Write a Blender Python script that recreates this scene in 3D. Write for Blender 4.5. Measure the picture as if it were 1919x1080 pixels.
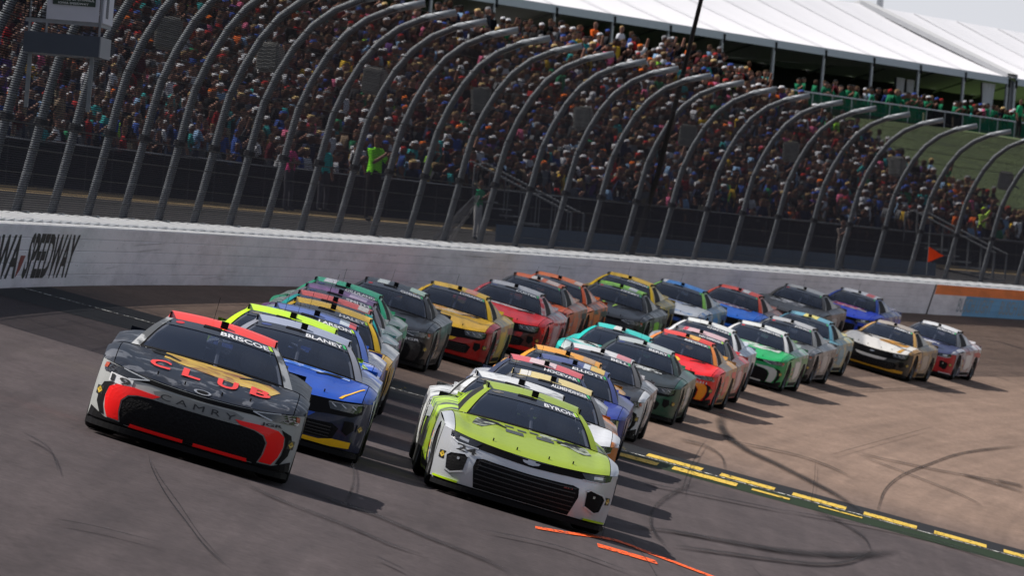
import bpy, bmesh, math, random
import numpy as np
from mathutils import Vector, Matrix

for o_ in list(bpy.data.objects): bpy.data.objects.remove(o_)
SC = bpy.context.scene
COL = SC.collection
R = random.Random(7)

# ------------------------------------------------------------------ camera
CAM_H = 1.36
cam_data = bpy.data.cameras.new('camera')
cam_data.sensor_width = 36.0
cam_data.lens = 300.16
cam_data.clip_start = 1.0
cam_data.clip_end = 9000
cam_data.dof.use_dof = True; cam_data.dof.focus_distance = 89.0; cam_data.dof.aperture_fstop = 11.0
cam = bpy.data.objects.new('camera', cam_data)
COL.objects.link(cam)
PITCH, ROLL = -0.00606, 0.0820
cam.matrix_world = (Matrix.Translation((0, 0, CAM_H)) @ Matrix.Rotation(math.pi/2 + PITCH, 4, 'X')
                    @ Matrix.Rotation(ROLL, 4, 'Z'))
SC.camera = cam

# ------------------------------------------------------------------ sky, sun, exposure
SUN = Vector((-0.60, 0.17, 0.80)).normalized()
world = bpy.data.worlds.new('World'); SC.world = world; world.use_nodes = True
wn = world.node_tree.nodes; wl = world.node_tree.links; wn.clear()
wo = wn.new('ShaderNodeOutputWorld'); bg = wn.new('ShaderNodeBackground')
sky = wn.new('ShaderNodeTexSky'); sky.sky_type = 'NISHITA'; sky.sun_disc = False
sky.sun_elevation = math.asin(SUN.z); sky.sun_rotation = math.atan2(SUN.x, SUN.y)
sky.dust_density = 2.5; sky.air_density = 1.0
tc = wn.new('ShaderNodeTexCoord'); nz = wn.new('ShaderNodeTexNoise')
nz.inputs['Scale'].default_value = 2.2; nz.inputs['Detail'].default_value = 6
sep = wn.new('ShaderNodeSeparateXYZ')
mr = wn.new('ShaderNodeMapRange'); mr.inputs['From Min'].default_value = 0.0; mr.inputs['From Max'].default_value = 0.22
mr.inputs['To Min'].default_value = 0.92; mr.inputs['To Max'].default_value = 0.12
cr = wn.new('ShaderNodeMapRange'); cr.inputs['From Min'].default_value = 0.35; cr.inputs['From Max'].default_value = 0.7
cr.inputs['To Min'].default_value = -0.1; cr.inputs['To Max'].default_value = 0.2
ad = wn.new('ShaderNodeMath'); ad.operation = 'ADD'; ad.use_clamp = True
mx = wn.new('ShaderNodeMixRGB'); mx.inputs['Color2'].default_value = (13.0, 13.3, 14.4, 1)
wl.new(tc.outputs['Generated'], nz.inputs['Vector']); wl.new(tc.outputs['Generated'], sep.inputs[0])
wl.new(sep.outputs['Z'], mr.inputs['Value']); wl.new(nz.outputs['Fac'], cr.inputs['Value'])
wl.new(mr.outputs[0], ad.inputs[0]); wl.new(cr.outputs[0], ad.inputs[1]); wl.new(ad.outputs[0], mx.inputs['Fac'])
wl.new(sky.outputs[0], mx.inputs['Color1']); wl.new(mx.outputs[0], bg.inputs['Color'])
bg.inputs['Strength'].default_value = 0.058
wl.new(bg.outputs[0], wo.inputs[0])
sd = bpy.data.lights.new('sun', 'SUN'); sd.energy = 5.0; sd.angle = math.radians(0.6); sd.color = (1.0, 0.95, 0.88)
sun = bpy.data.objects.new('sun', sd); COL.objects.link(sun)
sun.rotation_euler = SUN.to_track_quat('Z', 'Y').to_euler()
SC.view_settings.view_transform = 'Standard'; SC.view_settings.look = 'None'
SC.view_settings.gamma = 1.0; SC.view_settings.use_curve_mapping = False
SC.view_settings.exposure = 0.22

# ------------------------------------------------------------------ helpers
def tag(o, label=None, cat=None, group=None, kind=None):
    if label: o['label'] = label
    if cat: o['category'] = cat
    if group: o['group'] = group
    if kind: o['kind'] = kind
    return o
def obj(name, data, mats=None, parent=None, loc=None):
    o = bpy.data.objects.new(name, data); COL.objects.link(o)
    if mats is not None and data is not None:
        if not isinstance(mats, (list, tuple)): mats = [mats]
        if len(data.materials) == 0:
            for m in mats: data.materials.append(m)
        else:
            for i, m in enumerate(mats):
                o.material_slots[i].link = 'OBJECT'; o.material_slots[i].material = m
    if parent: o.parent = parent
    if loc is not None: o.location = loc
    return o
def empty(name, loc=(0, 0, 0), parent=None):
    o = bpy.data.objects.new(name, None); COL.objects.link(o); o.location = loc; o.empty_display_size = 0.2
    if parent: o.parent = parent
    return o
def mesh(name, v, f, smooth=False):
    m = bpy.data.meshes.new(name); m.from_pydata([tuple(p) for p in v], [], f); m.update()
    if smooth:
        for p in m.polygons: p.use_smooth = True
    return m
class MB:
    def __init__(s): s.v = []; s.f = []
    def box(s, x0, x1, y0, y1, z0, z1, M=None):
        b = len(s.v)
        c = [Vector((x, y, z)) for x in (x0, x1) for y in (y0, y1) for z in (z0, z1)]
        if M is not None: c = [M @ p for p in c]
        s.v += c
        s.f += [(b, b+1, b+3, b+2), (b+4, b+6, b+7, b+5), (b, b+4, b+5, b+1), (b+2, b+3, b+7, b+6), (b, b+2, b+6, b+4), (b+1, b+5, b+7, b+3)]
    def quad(s, *p):
        b = len(s.v); s.v += [Vector(q) for q in p]; s.f.append(tuple(range(b, b+len(p))))
    def tube(s, pts, r, n=8, cap=True):
        pts = [Vector(p) for p in pts]; b = len(s.v); m = len(pts)
        up = None
        for i, p in enumerate(pts):
            t = (pts[min(i+1, m-1)] - pts[max(i-1, 0)]).normalized()
            if up is None:
                up = t.orthogonal().normalized()
            else:
                up = (up - t*up.dot(t)).normalized()
            w = t.cross(up); rr = r[i] if isinstance(r, (list, tuple)) else r
            for k in range(n):
                a = 2*math.pi*k/n
                s.v.append(p + (up*math.cos(a) + w*math.sin(a))*rr)
        for i in range(m-1):
            for k in range(n):
                s.f.append((b+i*n+k, b+i*n+(k+1) % n, b+(i+1)*n+(k+1) % n, b+(i+1)*n+k))
        if cap:
            s.f.append(tuple(b+k for k in range(n-1, -1, -1))); s.f.append(tuple(b+(m-1)*n+k for k in range(n)))
    def mesh(s, name, smooth=False): return mesh(name, s.v, s.f, smooth)
    def build(s, name, mat, parent=None, smooth=False): return obj(name, s.mesh(name, smooth), mat, parent)

def new_mat(name):
    m = bpy.data.materials.new(name); m.use_nodes = True
    nt = m.node_tree; b = nt.nodes['Principled BSDF']
    return m, nt, b
def N(nt, t, **kw):
    n = nt.nodes.new(t)
    for k, v in kw.items():
        if k in n.inputs.keys(): n.inputs[k].default_value = v
        else: setattr(n, k, v)
    return n
def c4(c): return (c[0], c[1], c[2], 1.0)
def simple(name, col, rough=0.6, metal=0.0, var=0.15, scale=6.0, coat=0.0, bump=0.0, coords='Object'):
    m, nt, b = new_mat(name)
    t = N(nt, 'ShaderNodeTexCoord'); n = N(nt, 'ShaderNodeTexNoise', Scale=scale, Detail=5.0)
    nt.links.new(t.outputs[coords], n.inputs['Vector'])
    mx = N(nt, 'ShaderNodeMixRGB'); mx.inputs['Color1'].default_value = c4([x*(1-var) for x in col])
    mx.inputs['Color2'].default_value = c4([min(1, x*(1+var)) for x in col])
    nt.links.new(n.outputs['Fac'], mx.inputs['Fac']); nt.links.new(mx.outputs[0], b.inputs['Base Color'])
    b.inputs['Roughness'].default_value = rough; b.inputs['Metallic'].default_value = metal
    b.inputs['Specular IOR Level'].default_value = .5 if (coat or metal or rough < .5) else .12; b.inputs['Coat Weight'].default_value = coat; b.inputs['Coat Roughness'].default_value = 0.08
    if bump:
        bp = N(nt, 'ShaderNodeBump', Strength=bump, Distance=0.02)
        nt.links.new(n.outputs['Fac'], bp.inputs['Height']); nt.links.new(bp.outputs[0], b.inputs['Normal'])
    return m

# ------------------------------------------------------------------ track geometry: o = metres inside the wall, a = metres along it
CX, CY, RW, TB = 623.40, 105.20, 631.0, 0.209
def zsurf(o):
    if o <= 22: return -TB*o
    d = min(o-22, 12.0)
    return -TB*22 - TB*d + TB*d*d/24.0
def P(o, a, z=None):
    if z is None: z = zsurf(o)
    r = RW - o
    if a < 0: return Vector((CX - r, CY + a, z))
    return Vector((CX - r*math.cos(a/RW), CY + r*math.sin(a/RW), z))
def frame(a):   # tangent (away from camera), inward, up
    t = a/RW if a > 0 else 0.0
    return Vector((math.sin(t), math.cos(t), 0)), Vector((math.cos(t), -math.sin(t), 0)), Vector((0, 0, 1))
def patch(name, o0, o1, a0, a1, no, na, z=None, dz=0.0, uv=True):
    v = []; f = []; uvs = []
    for i in range(na+1):
        a = a0 + (a1-a0)*i/na
        for j in range(no+1):
            o = o0 + (o1-o0)*j/no
            p = P(o, a, None if z is None else z(o, a)); p.z += dz; v.append(p); uvs.append((o, a))
    for i in range(na):
        for j in range(no):
            k = i*(no+1)+j; f.append((k, k+1, k+no+2, k+no+1))
    m = mesh(name, v, f)
    if uv:
        l = m.uv_layers.new(name='oa')
        idx = np.zeros(len(m.loops), dtype=np.int32); m.loops.foreach_get('vertex_index', idx)
        l.data.foreach_set('uv', np.array(uvs, dtype=np.float32)[idx].ravel())
    return m
def ribbon(name, rows, dz=0.006):
    v = []; f = []
    for (o1, a1, o2, a2) in rows:
        p = P(o1, a1); p.z += dz; q = P(o2, a2); q.z += dz; v += [p, q]
    for i in range(len(rows)-1): f.append((2*i, 2*i+1, 2*i+3, 2*i+2))
    m = mesh(name, v, f); l = m.uv_layers.new(name='oa')
    for lp in m.loops: l.data[lp.index].uv = (lp.vertex_index % 2, (lp.vertex_index//2)/max(1, len(rows)-1))
    return m
def densify(rows, n=4):
    A = np.array(rows, float); t = np.arange(len(A)); tt = np.linspace(0, len(A)-1, (len(A)-1)*n+1)
    out = []
    for x in tt:
        i = min(int(x), len(A)-2); u = x-i
        p0 = A[max(i-1, 0)]; p1 = A[i]; p2 = A[i+1]; p3 = A[min(i+2, len(A)-1)]
        out.append(0.5*((2*p1)+(p2-p0)*u+(2*p0-5*p1+4*p2-p3)*u*u+(3*p1-p0-3*p2+p3)*u**3))
    return out

# asphalt: grey-brown aggregate, patched, rubbered-in lanes; (u, v) = (o, a) in metres
def asphalt(name, base, warm, groove=True):
    m, nt, b = new_mat(name)
    uv = N(nt, 'ShaderNodeUVMap'); uv.uv_map = 'oa'
    sp = N(nt, 'ShaderNodeSeparateXYZ'); nt.links.new(uv.outputs[0], sp.inputs[0])
    def noise(sx, sy, scale, detail=6, rough=.6):
        mp = N(nt, 'ShaderNodeMapping'); mp.inputs['Scale'].default_value = (sx, sy, 1)
        nt.links.new(uv.outputs[0], mp.inputs['Vector'])
        n = N(nt, 'ShaderNodeTexNoise', Scale=scale, Detail=detail, Roughness=rough)
        nt.links.new(mp.outputs[0], n.inputs['Vector']); return n
    fine = noise(1, .45, 9.0, 8, .85); mott = noise(.8, .2, 2.2, 7, .7); streak = noise(1.6, 0.035, 1.6, 6, .65); blot = noise(.5, .12, .55, 5)
    def math_(op, a, bb, clamp=False):
        n = N(nt, 'ShaderNodeMath'); n.operation = op; n.use_clamp = clamp
        for i, x in enumerate((a, bb)):
            if x is None: continue
            if isinstance(x, (int, float)): n.inputs[i].default_value = x
            else: nt.links.new(x, n.inputs[i])
        return n.outputs[0]
    def rng(x, a0, a1, b0, b1):
        n = N(nt, 'ShaderNodeMapRange'); nt.links.new(x, n.inputs['Value'])
        for k, v in zip(('From Min', 'From Max', 'To Min', 'To Max'), (a0, a1, b0, b1)): n.inputs[k].default_value = v
        return n.outputs[0]
    # newer, greyer paving this side of the joint, older browner paving beyond it
    joint = math_('SUBTRACT', sp.outputs['Y'], math_('ADD', math_('MULTIPLY', sp.outputs['X'], .87), 21.0))
    mixf = rng(joint, -6, 14, 0, 1)
    mx = N(nt, 'ShaderNodeMixRGB'); mx.inputs['Color1'].default_value = c4(base); mx.inputs['Color2'].default_value = c4(warm)
    nt.links.new(mixf, mx.inputs['Fac'])
    v1 = rng(streak.outputs['Fac'], .3, .7, .80, 1.16)
    v2 = rng(blot.outputs['Fac'], .3, .7, .86, 1.12)
    v3 = rng(fine.outputs['Fac'], .25, .75, .58, 1.42)
    val = math_('MULTIPLY', math_('MULTIPLY', math_('MULTIPLY', v1, v2), v3), rng(mott.outputs['Fac'], .3, .7, .86, 1.14))
    if groove:
        d1 = math_('ABSOLUTE', math_('SUBTRACT', sp.outputs['X'], 4.6), None)
        d2 = math_('ABSOLUTE', math_('SUBTRACT', sp.outputs['X'], 7.6), None)
        gr = math_('MINIMUM', rng(d1, 0, 1.8, .80, 1.0), rng(d2, 0, 1.6, .80, 1.0))
        wallg = rng(sp.outputs['X'], 0.2, 2.6, .80, 1.0)
        val = math_('MULTIPLY', val, math_('MULTIPLY', gr, wallg))
    sc = N(nt, 'ShaderNodeVectorMath'); sc.operation = 'SCALE'
    nt.links.new(mx.outputs[0], sc.inputs[0]); nt.links.new(val, sc.inputs['Scale'])
    nt.links.new(sc.outputs[0], b.inputs['Base Color'])
    b.inputs['Specular IOR Level'].default_value = .06; nt.links.new(rng(streak.outputs['Fac'], .3, .7, .72, .92), b.inputs['Roughness'])
    bp = N(nt, 'ShaderNodeBump', Strength=.35, Distance=0.01)
    nt.links.new(fine.outputs['Fac'], bp.inputs['Height']); nt.links.new(bp.outputs[0], b.inputs['Normal'])
    return m
def worn(name, col, wear=0.35, rough=.75, scale=3.0):   # paint with scuffed-through gaps
    m, nt, b = new_mat(name)
    t = N(nt, 'ShaderNodeTexCoord'); n = N(nt, 'ShaderNodeTexNoise', Scale=scale, Detail=8.0, Roughness=.75)
    mp = N(nt, 'ShaderNodeMapping'); mp.inputs['Scale'].default_value = (3.0, 0.35, 1)
    nt.links.new(t.outputs['Object'], mp.inputs[0]); nt.links.new(mp.outputs[0], n.inputs['Vector'])
    r = N(nt, 'ShaderNodeMapRange'); r.inputs['From Min'].default_value = wear; r.inputs['From Max'].default_value = wear+.12
    nt.links.new(n.outputs['Fac'], r.inputs['Value'])
    tr = N(nt, 'ShaderNodeBsdfTransparent'); ms = N(nt, 'ShaderNodeMixShader')
    b.inputs['Base Color'].default_value = c4(col); b.inputs['Roughness'].default_value = rough; b.inputs['Specular IOR Level'].default_value = .08
    out = nt.nodes['Material Output']
    nt.links.new(r.outputs[0], ms.inputs[0]); nt.links.new(tr.outputs[0], ms.inputs[1]); nt.links.new(b.outputs[0], ms.inputs[2])
    nt.links.new(ms.outputs[0], out.inputs[0]); return m

M_ASPH = asphalt('asphalt', (.080, .066, .068), (.225, .158, .124))
track = obj('track', patch('track', -0.35, 44, -180, 430, 60, 200), M_ASPH); tag(track, kind='structure')
ground = obj('ground', mesh('ground', [(-4000, -600, -9), (5000, -600, -9), (5000, 8000, -9), (-4000, 8000, -9)], [(0, 1, 2, 3)]),
             simple('infield_grass', (.06, .10, .03), .9, scale=.3)); tag(ground, kind='structure')

# the joint across the track: sealed black band, green band, thin white line, yellow dashes
def ac(o): return 21.2 + .87*o
def band(name, lo, hi, mat, dz, o0=0.0, o1=26.0, n=40):
    rows = []
    for i in range(n+1):
        o = o0 + (o1-o0)*i/n; rows.append((o, ac(o)+lo(o), o, ac(o)+hi(o)))
    return obj(name, ribbon(name, rows, dz), mat, track)
M_SEAL = worn('black_sealer', (.020, .020, .022), .18, .7, 1.2)
M_GREEN = worn('green_band_paint', (.020, .034, .017), .22, .8, 1.4)
M_WLINE = worn('white_line_paint', (.62, .62, .58), .45, .7, 5)
M_YEL = worn('yellow_paint', (.66, .45, .08), .35, .7, 4)
M_YELF = worn('faded_yellow_paint', (.50, .40, .08), .52, .8, 3)
band('joint_band', lambda o: -.1, lambda o: 4.6 + .08*math.sin(o*5), M_SEAL, .004)
band('joint_band', lambda o: -7.0 + min(3.0, .35*o), lambda o: -.3, M_GREEN, .004, 8.4, 26)
band('joint_band', lambda o: -7.0 + min(3.0, .35*o), lambda o: -.3, M_SEAL, .004, 0, 8.4)
band('white_line', lambda o: -.22, lambda o: .12, M_WLINE, .012, 0.0, 26, 60)
for k in range(17):
    o0 = 9.23 + 1.155*(k-4)
    if o0 < 4.5: continue
    rows = [(o0+.87*i/4, ac(o0+.87*i/4)+.35-.1*i/4, o0+.87*i/4, ac(o0+.87*i/4)+2.0-.1*i/4) for i in range(5)]
    obj('yellow_dash', ribbon('yellow_dash', rows, .016), M_YEL if o0 > 8.9 else M_YELF, track)
for o0, o1, lo, hi in ((8.75, 9.5, -3.4, -1.6), (9.72, 10.72, -3.0, -1.2), (10.95, 11.55, -2.6, -1.7), (12.0, 12.7, -1.9, -1.3)):
    rows = [(o0+(o1-o0)*i/4, ac(o0+(o1-o0)*i/4)+lo, o0+(o1-o0)*i/4, ac(o0+(o1-o0)*i/4)+hi) for i in range(5)]
    obj('yellow_dash', ribbon('yellow_dash', rows, .016), M_YEL, track)
M_ORANGE = worn('orange_mark_paint', (.85, .12, .03), .38, .7, 5)
def stroke(name, pts, w, mat, dz):
    rows = []
    for i, (o, a) in enumerate(pts): rows.append((o, a-w/2, o, a+w/2))
    return obj(name, ribbon(name, densify(rows), dz), mat, track)
stroke('orange_mark', [(8.05, -15.5), (8.4, -14.2), (8.93, -12.0), (9.3, -12.8), (9.67, -13.7), (9.93, -14.4), (10.4, -15.5)], .75, M_ORANGE, .01)
stroke('orange_mark', [(8.72, -15.3), (9.0, -15.2), (9.36, -15.2)], 1.1, M_ORANGE, .01)

def dark_mark_mat(name, alpha):
    m, nt, b = new_mat(name)
    t = N(nt, 'ShaderNodeTexCoord'); n = N(nt, 'ShaderNodeTexNoise', Scale=1.3, Detail=7.0, Roughness=.7)
    nt.links.new(t.outputs['Object'], n.inputs['Vector'])
    r = N(nt, 'ShaderNodeMapRange'); r.inputs['From Min'].default_value = .25; r.inputs['From Max'].default_value = .75
    r.inputs['To Min'].default_value = alpha*.35; r.inputs['To Max'].default_value = min(1, alpha*1.25)
    nt.links.new(n.outputs['Fac'], r.inputs['Value'])
    tr = N(nt, 'ShaderNodeBsdfTransparent'); ms = N(nt, 'ShaderNodeMixShader')
    b.inputs['Base Color'].default_value = (.022, .021, .023, 1); b.inputs['Roughness'].default_value = .8; b.inputs['Specular IOR Level'].default_value = .05
    uv = N(nt, 'ShaderNodeUVMap'); uv.uv_map = 'oa'; sp = N(nt, 'ShaderNodeSeparateXYZ'); nt.links.new(uv.outputs[0], sp.inputs[0])
    def bell(sock, k):   # mark thins out towards its edges and ends
        d = N(nt, 'ShaderNodeMath'); d.operation = 'MULTIPLY_ADD'; nt.links.new(sock, d.inputs[0]); d.inputs[1].default_value = 2.0; d.inputs[2].default_value = -1.0
        ab = N(nt, 'ShaderNodeMath'); ab.operation = 'ABSOLUTE'; nt.links.new(d.outputs[0], ab.inputs[0])
        g = N(nt, 'ShaderNodeMapRange'); g.inputs['From Min'].default_value = 1.0; g.inputs['From Max'].default_value = k; nt.links.new(ab.outputs[0], g.inputs['Value']); return g.outputs[0]
    p1 = N(nt, 'ShaderNodeMath'); p1.operation = 'MULTIPLY'; nt.links.new(bell(sp.outputs['X'], .2), p1.inputs[0]); nt.links.new(bell(sp.outputs['Y'], .6), p1.inputs[1])
    p2 = N(nt, 'ShaderNodeMath'); p2.operation = 'MULTIPLY'; nt.links.new(p1.outputs[0], p2.inputs[0]); nt.links.new(r.outputs[0], p2.inputs[1]); r = p2
    nt.links.new(r.outputs[0], ms.inputs[0]); nt.links.new(tr.outputs[0], ms.inputs[1]); nt.links.new(b.outputs[0], ms.inputs[2])
    nt.links.new(ms.outputs[0], nt.nodes['Material Output'].inputs[0]); return m
M_DARKMARK = [dark_mark_mat('rubber_and_shadow_mark', .62), dark_mark_mat('heavy_rubber_and_shadow_mark', 1.0)]
SKIDS_AND_SHADOWS = [  # first two rows: shadow of the overhead fence cables painted on; rest tyre marks
[(4.39,-26.72,4.39,-26.54),(4.56,-30.01,4.56,-29.78),(4.88,-34.66,4.88,-34.41),(5.23,-38.86,5.23,-38.63),(5.49,-41.89,5.49,-41.66),(5.8,-44.51,5.8,-44.29)],
[(4.51,-28.77,4.51,-28.55),(4.71,-31.72,4.71,-31.5),(5.05,-35.92,5.05,-35.72),(5.37,-40.05,5.37,-39.87),(5.69,-43.46,5.69,-43.29)],
[(5.27,-27.22,5.26,-26.57),(5.55,-28.49,5.54,-27.85),(5.87,-29.36,5.86,-28.74),(6.27,-30.11,6.27,-29.5),(6.68,-31.41,6.68,-30.82),(7.06,-31.89,7.06,-31.31)],
[(5.75,-24.74,5.74,-23.89),(6.07,-25.3,6.06,-24.47),(6.49,-25.87,6.48,-25.05),(7.01,-27.46,7.01,-26.67),(7.51,-28.74,7.52,-27.97),(7.8,-30.07,7.82,-29.34)],
[(12.39,98.78,12.51,97.54),(12.32,92.85,12.44,91.64),(12.29,83.11,12.39,81.99),(12.45,71.37,12.53,70.35),(12.53,60.44,12.59,59.58),(12.66,50.23,12.71,49.77),(12.81,41.23,12.85,41.16),(12.87,35.12,12.91,35.17)],
[(8.41,67.22,8.65,67.09),(9.05,57.83,9.1,60.09),(9.62,51.37,9.5,55.11),(10.25,46.92,10.16,49.85),(10.85,44.44,10.77,47.1),(11.64,40.42,11.6,43.04),(12.29,36.33,12.28,38.58),(12.76,30.92,12.78,32.53)],
[(10.17,25.22,10.22,23.74),(9.92,16.4,9.96,15.1),(9.67,7.26,9.7,6.54),(9.49,-1.27,9.54,-0.86),(9.47,-6.36,9.53,-5.23),(9.55,-10.04,9.6,-8.86)],
[(8.92,-7.54,8.94,-6.51),(9.74,-3.41,9.78,-2.06),(10.45,-0.96,10.5,0.71),(11.2,1.62,11.27,4.07),(12.03,6.36,12.1,9.35),(12.77,12.57,12.83,16.06),(13.27,18.97,13.29,20.97)],
[(9.57,-9.28,9.6,-8.09),(10.19,-6.4,10.23,-5.13),(10.92,-3.12,10.97,-1.77),(11.74,1.34,11.78,2.77),(12.36,7.65,12.38,8.97),(12.83,15.23,12.83,16.45)],
[(11.9,27.14,11.91,28.53),(12.41,23.88,12.43,25.24),(12.71,19.94,12.75,21.15),(12.73,13.91,12.78,14.82)],
[(11.36,64.37,11.31,65.31),(12.2,66.45,12.15,67.4),(13.12,69.46,13.07,70.4),(14.27,74.53,14.22,75.49)],
[(11.39,63.85,11.35,64.63),(12.59,61.41,12.56,62.19),(13.77,58.39,13.75,59.16),(14.27,56.0,14.26,56.76)],
[(13.19,70.05,13.12,71.64),(13.75,70.03,13.68,71.62),(14.5,70.22,14.44,71.82)],
[(13.8,72.16,13.7,74.08),(14.35,73.13,14.25,75.05)],
[(9.5,48.84,9.45,49.74),(10.25,51.41,10.2,52.32),(10.96,53.12,10.92,54.04),(11.61,51.93,11.58,52.84),(12.1,49.58,12.08,50.48)],
[(9.26,42.26,9.2,43.75),(9.68,43.09,9.63,44.57),(10.12,39.68,10.11,40.9),(10.38,33.44,10.4,34.16)],
[(7.92,88.62,7.84,89.4),(8.11,100.08,8.01,100.86),(8.09,110.93,7.98,111.73),(8.07,127.44,7.95,128.25)],
[(7.49,-21.92,7.49,-21.47),(8.24,-20.23,8.24,-19.76),(8.98,-21.35,8.99,-20.89)],
[(6.65,-35.21,6.65,-34.78),(6.93,-36.33,6.93,-35.92)],
[(11.45,21.31,11.45,22.13),(12.59,25.73,12.59,26.57),(13.85,28.88,13.86,29.73),(15.12,28.23,15.13,29.08)],
[(9.3,14.02,9.3,14.81),(10.43,17.75,10.43,18.56),(11.61,21.56,11.61,22.38)],
[(8.05,1.55,8.07,3.5),(8.44,-1.19,8.49,0.53),(8.62,-10.89,8.67,-9.69)],
[(6.12,71.76,6.04,72.7),(8.11,64.48,8.05,65.41),(9.42,61.45,9.36,62.38)],
[(3.48,-31.56,3.46,-30.99),(3.81,-33.2,3.8,-32.72),(4.14,-37.6,4.14,-37.29)],
[(4.51,-44.99,4.51,-44.83),(4.79,-44.32,4.78,-44.16),(5.23,-43.89,5.23,-43.73)]]
for i in range(12):   # faint rubber lines laid down along the racing grooves
    o0 = R.uniform(5.5, 15.5); a0 = R.uniform(-45, 150); ln = R.uniform(8, 40); w = R.uniform(.02, .05); dr = R.uniform(-.03, .03)
    SKIDS_AND_SHADOWS.append([(o0+dr*ln*t+.15*math.sin(3*t), a0+ln*t, o0+dr*ln*t+.15*math.sin(3*t)+w, a0+ln*t) for t in (0, .33, .66, 1)])
for i, rows in enumerate(SKIDS_AND_SHADOWS):
    if i < 25:
        rows = [((r_[0]+r_[2])/2+(r_[0]-r_[2])*.62, (r_[1]+r_[3])/2+(r_[1]-r_[3])*.62, (r_[0]+r_[2])/2-(r_[0]-r_[2])*.62, (r_[1]+r_[3])/2-(r_[1]-r_[3])*.62) for r_ in rows]
    obj('skid_and_cable_shadow', ribbon('skid_and_cable_shadow', densify(rows), .020+.0012*i), M_DARKMARK[1 if i in (0, 4, 5, 7, 8) else 0], track)  # tyre marks, plus the cable shadows painted as dark ribbons

# ------------------------------------------------------------------ outside wall: five stacked tubes per section, sloping cap plates, lettering
def wall_pt(h, a, out=0.0):   # h up the leaning face
    return P(.0 + h*math.sin(.2) + out*math.cos(.2), a, h*math.cos(.2) - out*math.sin(.2))
def wallmat(name, col):
    m, nt, b = new_mat(name)
    t = N(nt, 'ShaderNodeTexCoord')
    n1 = N(nt, 'ShaderNodeTexNoise', Scale=.9, Detail=8.0, Roughness=.7); n2 = N(nt, 'ShaderNodeTexNoise', Scale=14.0, Detail=4.0)
    mp = N(nt, 'ShaderNodeMapping'); mp.inputs['Scale'].default_value = (1, .35, 2.5)
    nt.links.new(t.outputs['Object'], mp.inputs[0]); nt.links.new(mp.outputs[0], n1.inputs['Vector']); nt.links.new(mp.outputs[0], n2.inputs['Vector'])
    r = N(nt, 'ShaderNodeValToRGB'); r.color_ramp.elements[0].position = .28; r.color_ramp.elements[0].color = c4([x*.72 for x in col])
    r.color_ramp.elements[1].position = .55; r.color_ramp.elements[1].color = c4(col)
    nt.links.new(n1.outputs['Fac'], r.inputs[0])
    r2 = N(nt, 'ShaderNodeMapRange'); r2.inputs['From Min'].default_value = .64; r2.inputs['From Max'].default_value = .74; r2.inputs['To Max'].default_value = .45
    nt.links.new(n2.outputs['Fac'], r2.inputs['Value'])
    mx = N(nt, 'ShaderNodeMixRGB'); mx.inputs['Color2'].default_value = (.12, .11, .11, 1)
    nt.links.new(r2.outputs[0], mx.inputs['Fac']); nt.links.new(r.outputs[0], mx.inputs['Color1']); nt.links.new(mx.outputs[0], b.inputs['Base Color'])
    b.inputs['Roughness'].default_value = .6; b.inputs['Specular IOR Level'].default_value = .15; return m
M_WALL = wallmat('white_wall_paint', (.86, .81, .86))
M_WALLO = wallmat('orange_wall_paint', (1.0, .25, .06)); M_WALLB = wallmat('blue_wall_paint', (.18, .42, .68))
M_CAP = simple('white_cap_plate', (.88, .88, .88), .6, var=.1, scale=2)
M_CONC = simple('concrete', (.36, .34, .32), .85, var=.25, scale=1.5, bump=.2)
wall = empty('track_wall', P(0, 60)); tag(wall, 'long white leaning barrier wall of stacked tubes round the outside of the track', 'wall')
wi = wall.matrix_basis.inverted()
def wmesh(name, v, f, mat): return obj(name, mesh(name, [Vector(p) - wall.location for p in v], f), mat, wall)
TH = .1928; SEG = 6.4
a = -160.0
while a < 330:
    a1 = a + SEG - .012
    for k in range(5):
        h0, h1 = k*TH+.002, (k+1)*TH-.002
        prof = [(h0, -.12), (h0, -.006), (h0+.008, 0), (h1-.008, 0), (h1, -.006), (h1, -.12)]
        v = []; f = []
        for i in range(3):
            aa = a + (a1-a)*i/2
            for (hh, oo) in prof: v.append(wall_pt(hh, aa, oo))
        n = len(prof)
        for i in range(2):
            for j in range(n-1): f.append((i*n+j, i*n+j+1, (i+1)*n+j+1, (i+1)*n+j))
        f.append(tuple(range(n-1, -1, -1))); f.append(tuple(2*n+j for j in range(n)))
        mt = M_WALL
        if a > 161: mt = M_WALLO if k == 4 else M_WALLB
        wmesh('barrier_tube', v, f, mt)
    a += SEG
# concrete wall behind and the gap between
v = []; f = []
prof = [(-.16, -1.2), (-.16, .72), (-.75, .86), (-.75, 1.10), (-1.25, 1.10), (-1.25, -1.2)]
na = 160
for i in range(na+1):
    aa = -160 + 490*i/na
    for (oo, zz) in prof: v.append(P(oo, aa, zz))
n = len(prof)
for i in range(na):
    for j in range(n-1): f.append((i*n+j, i*n+j+1, (i+1)*n+j+1, (i+1)*n+j))
wmesh('concrete_backing', v, f, M_CONC)
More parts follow.
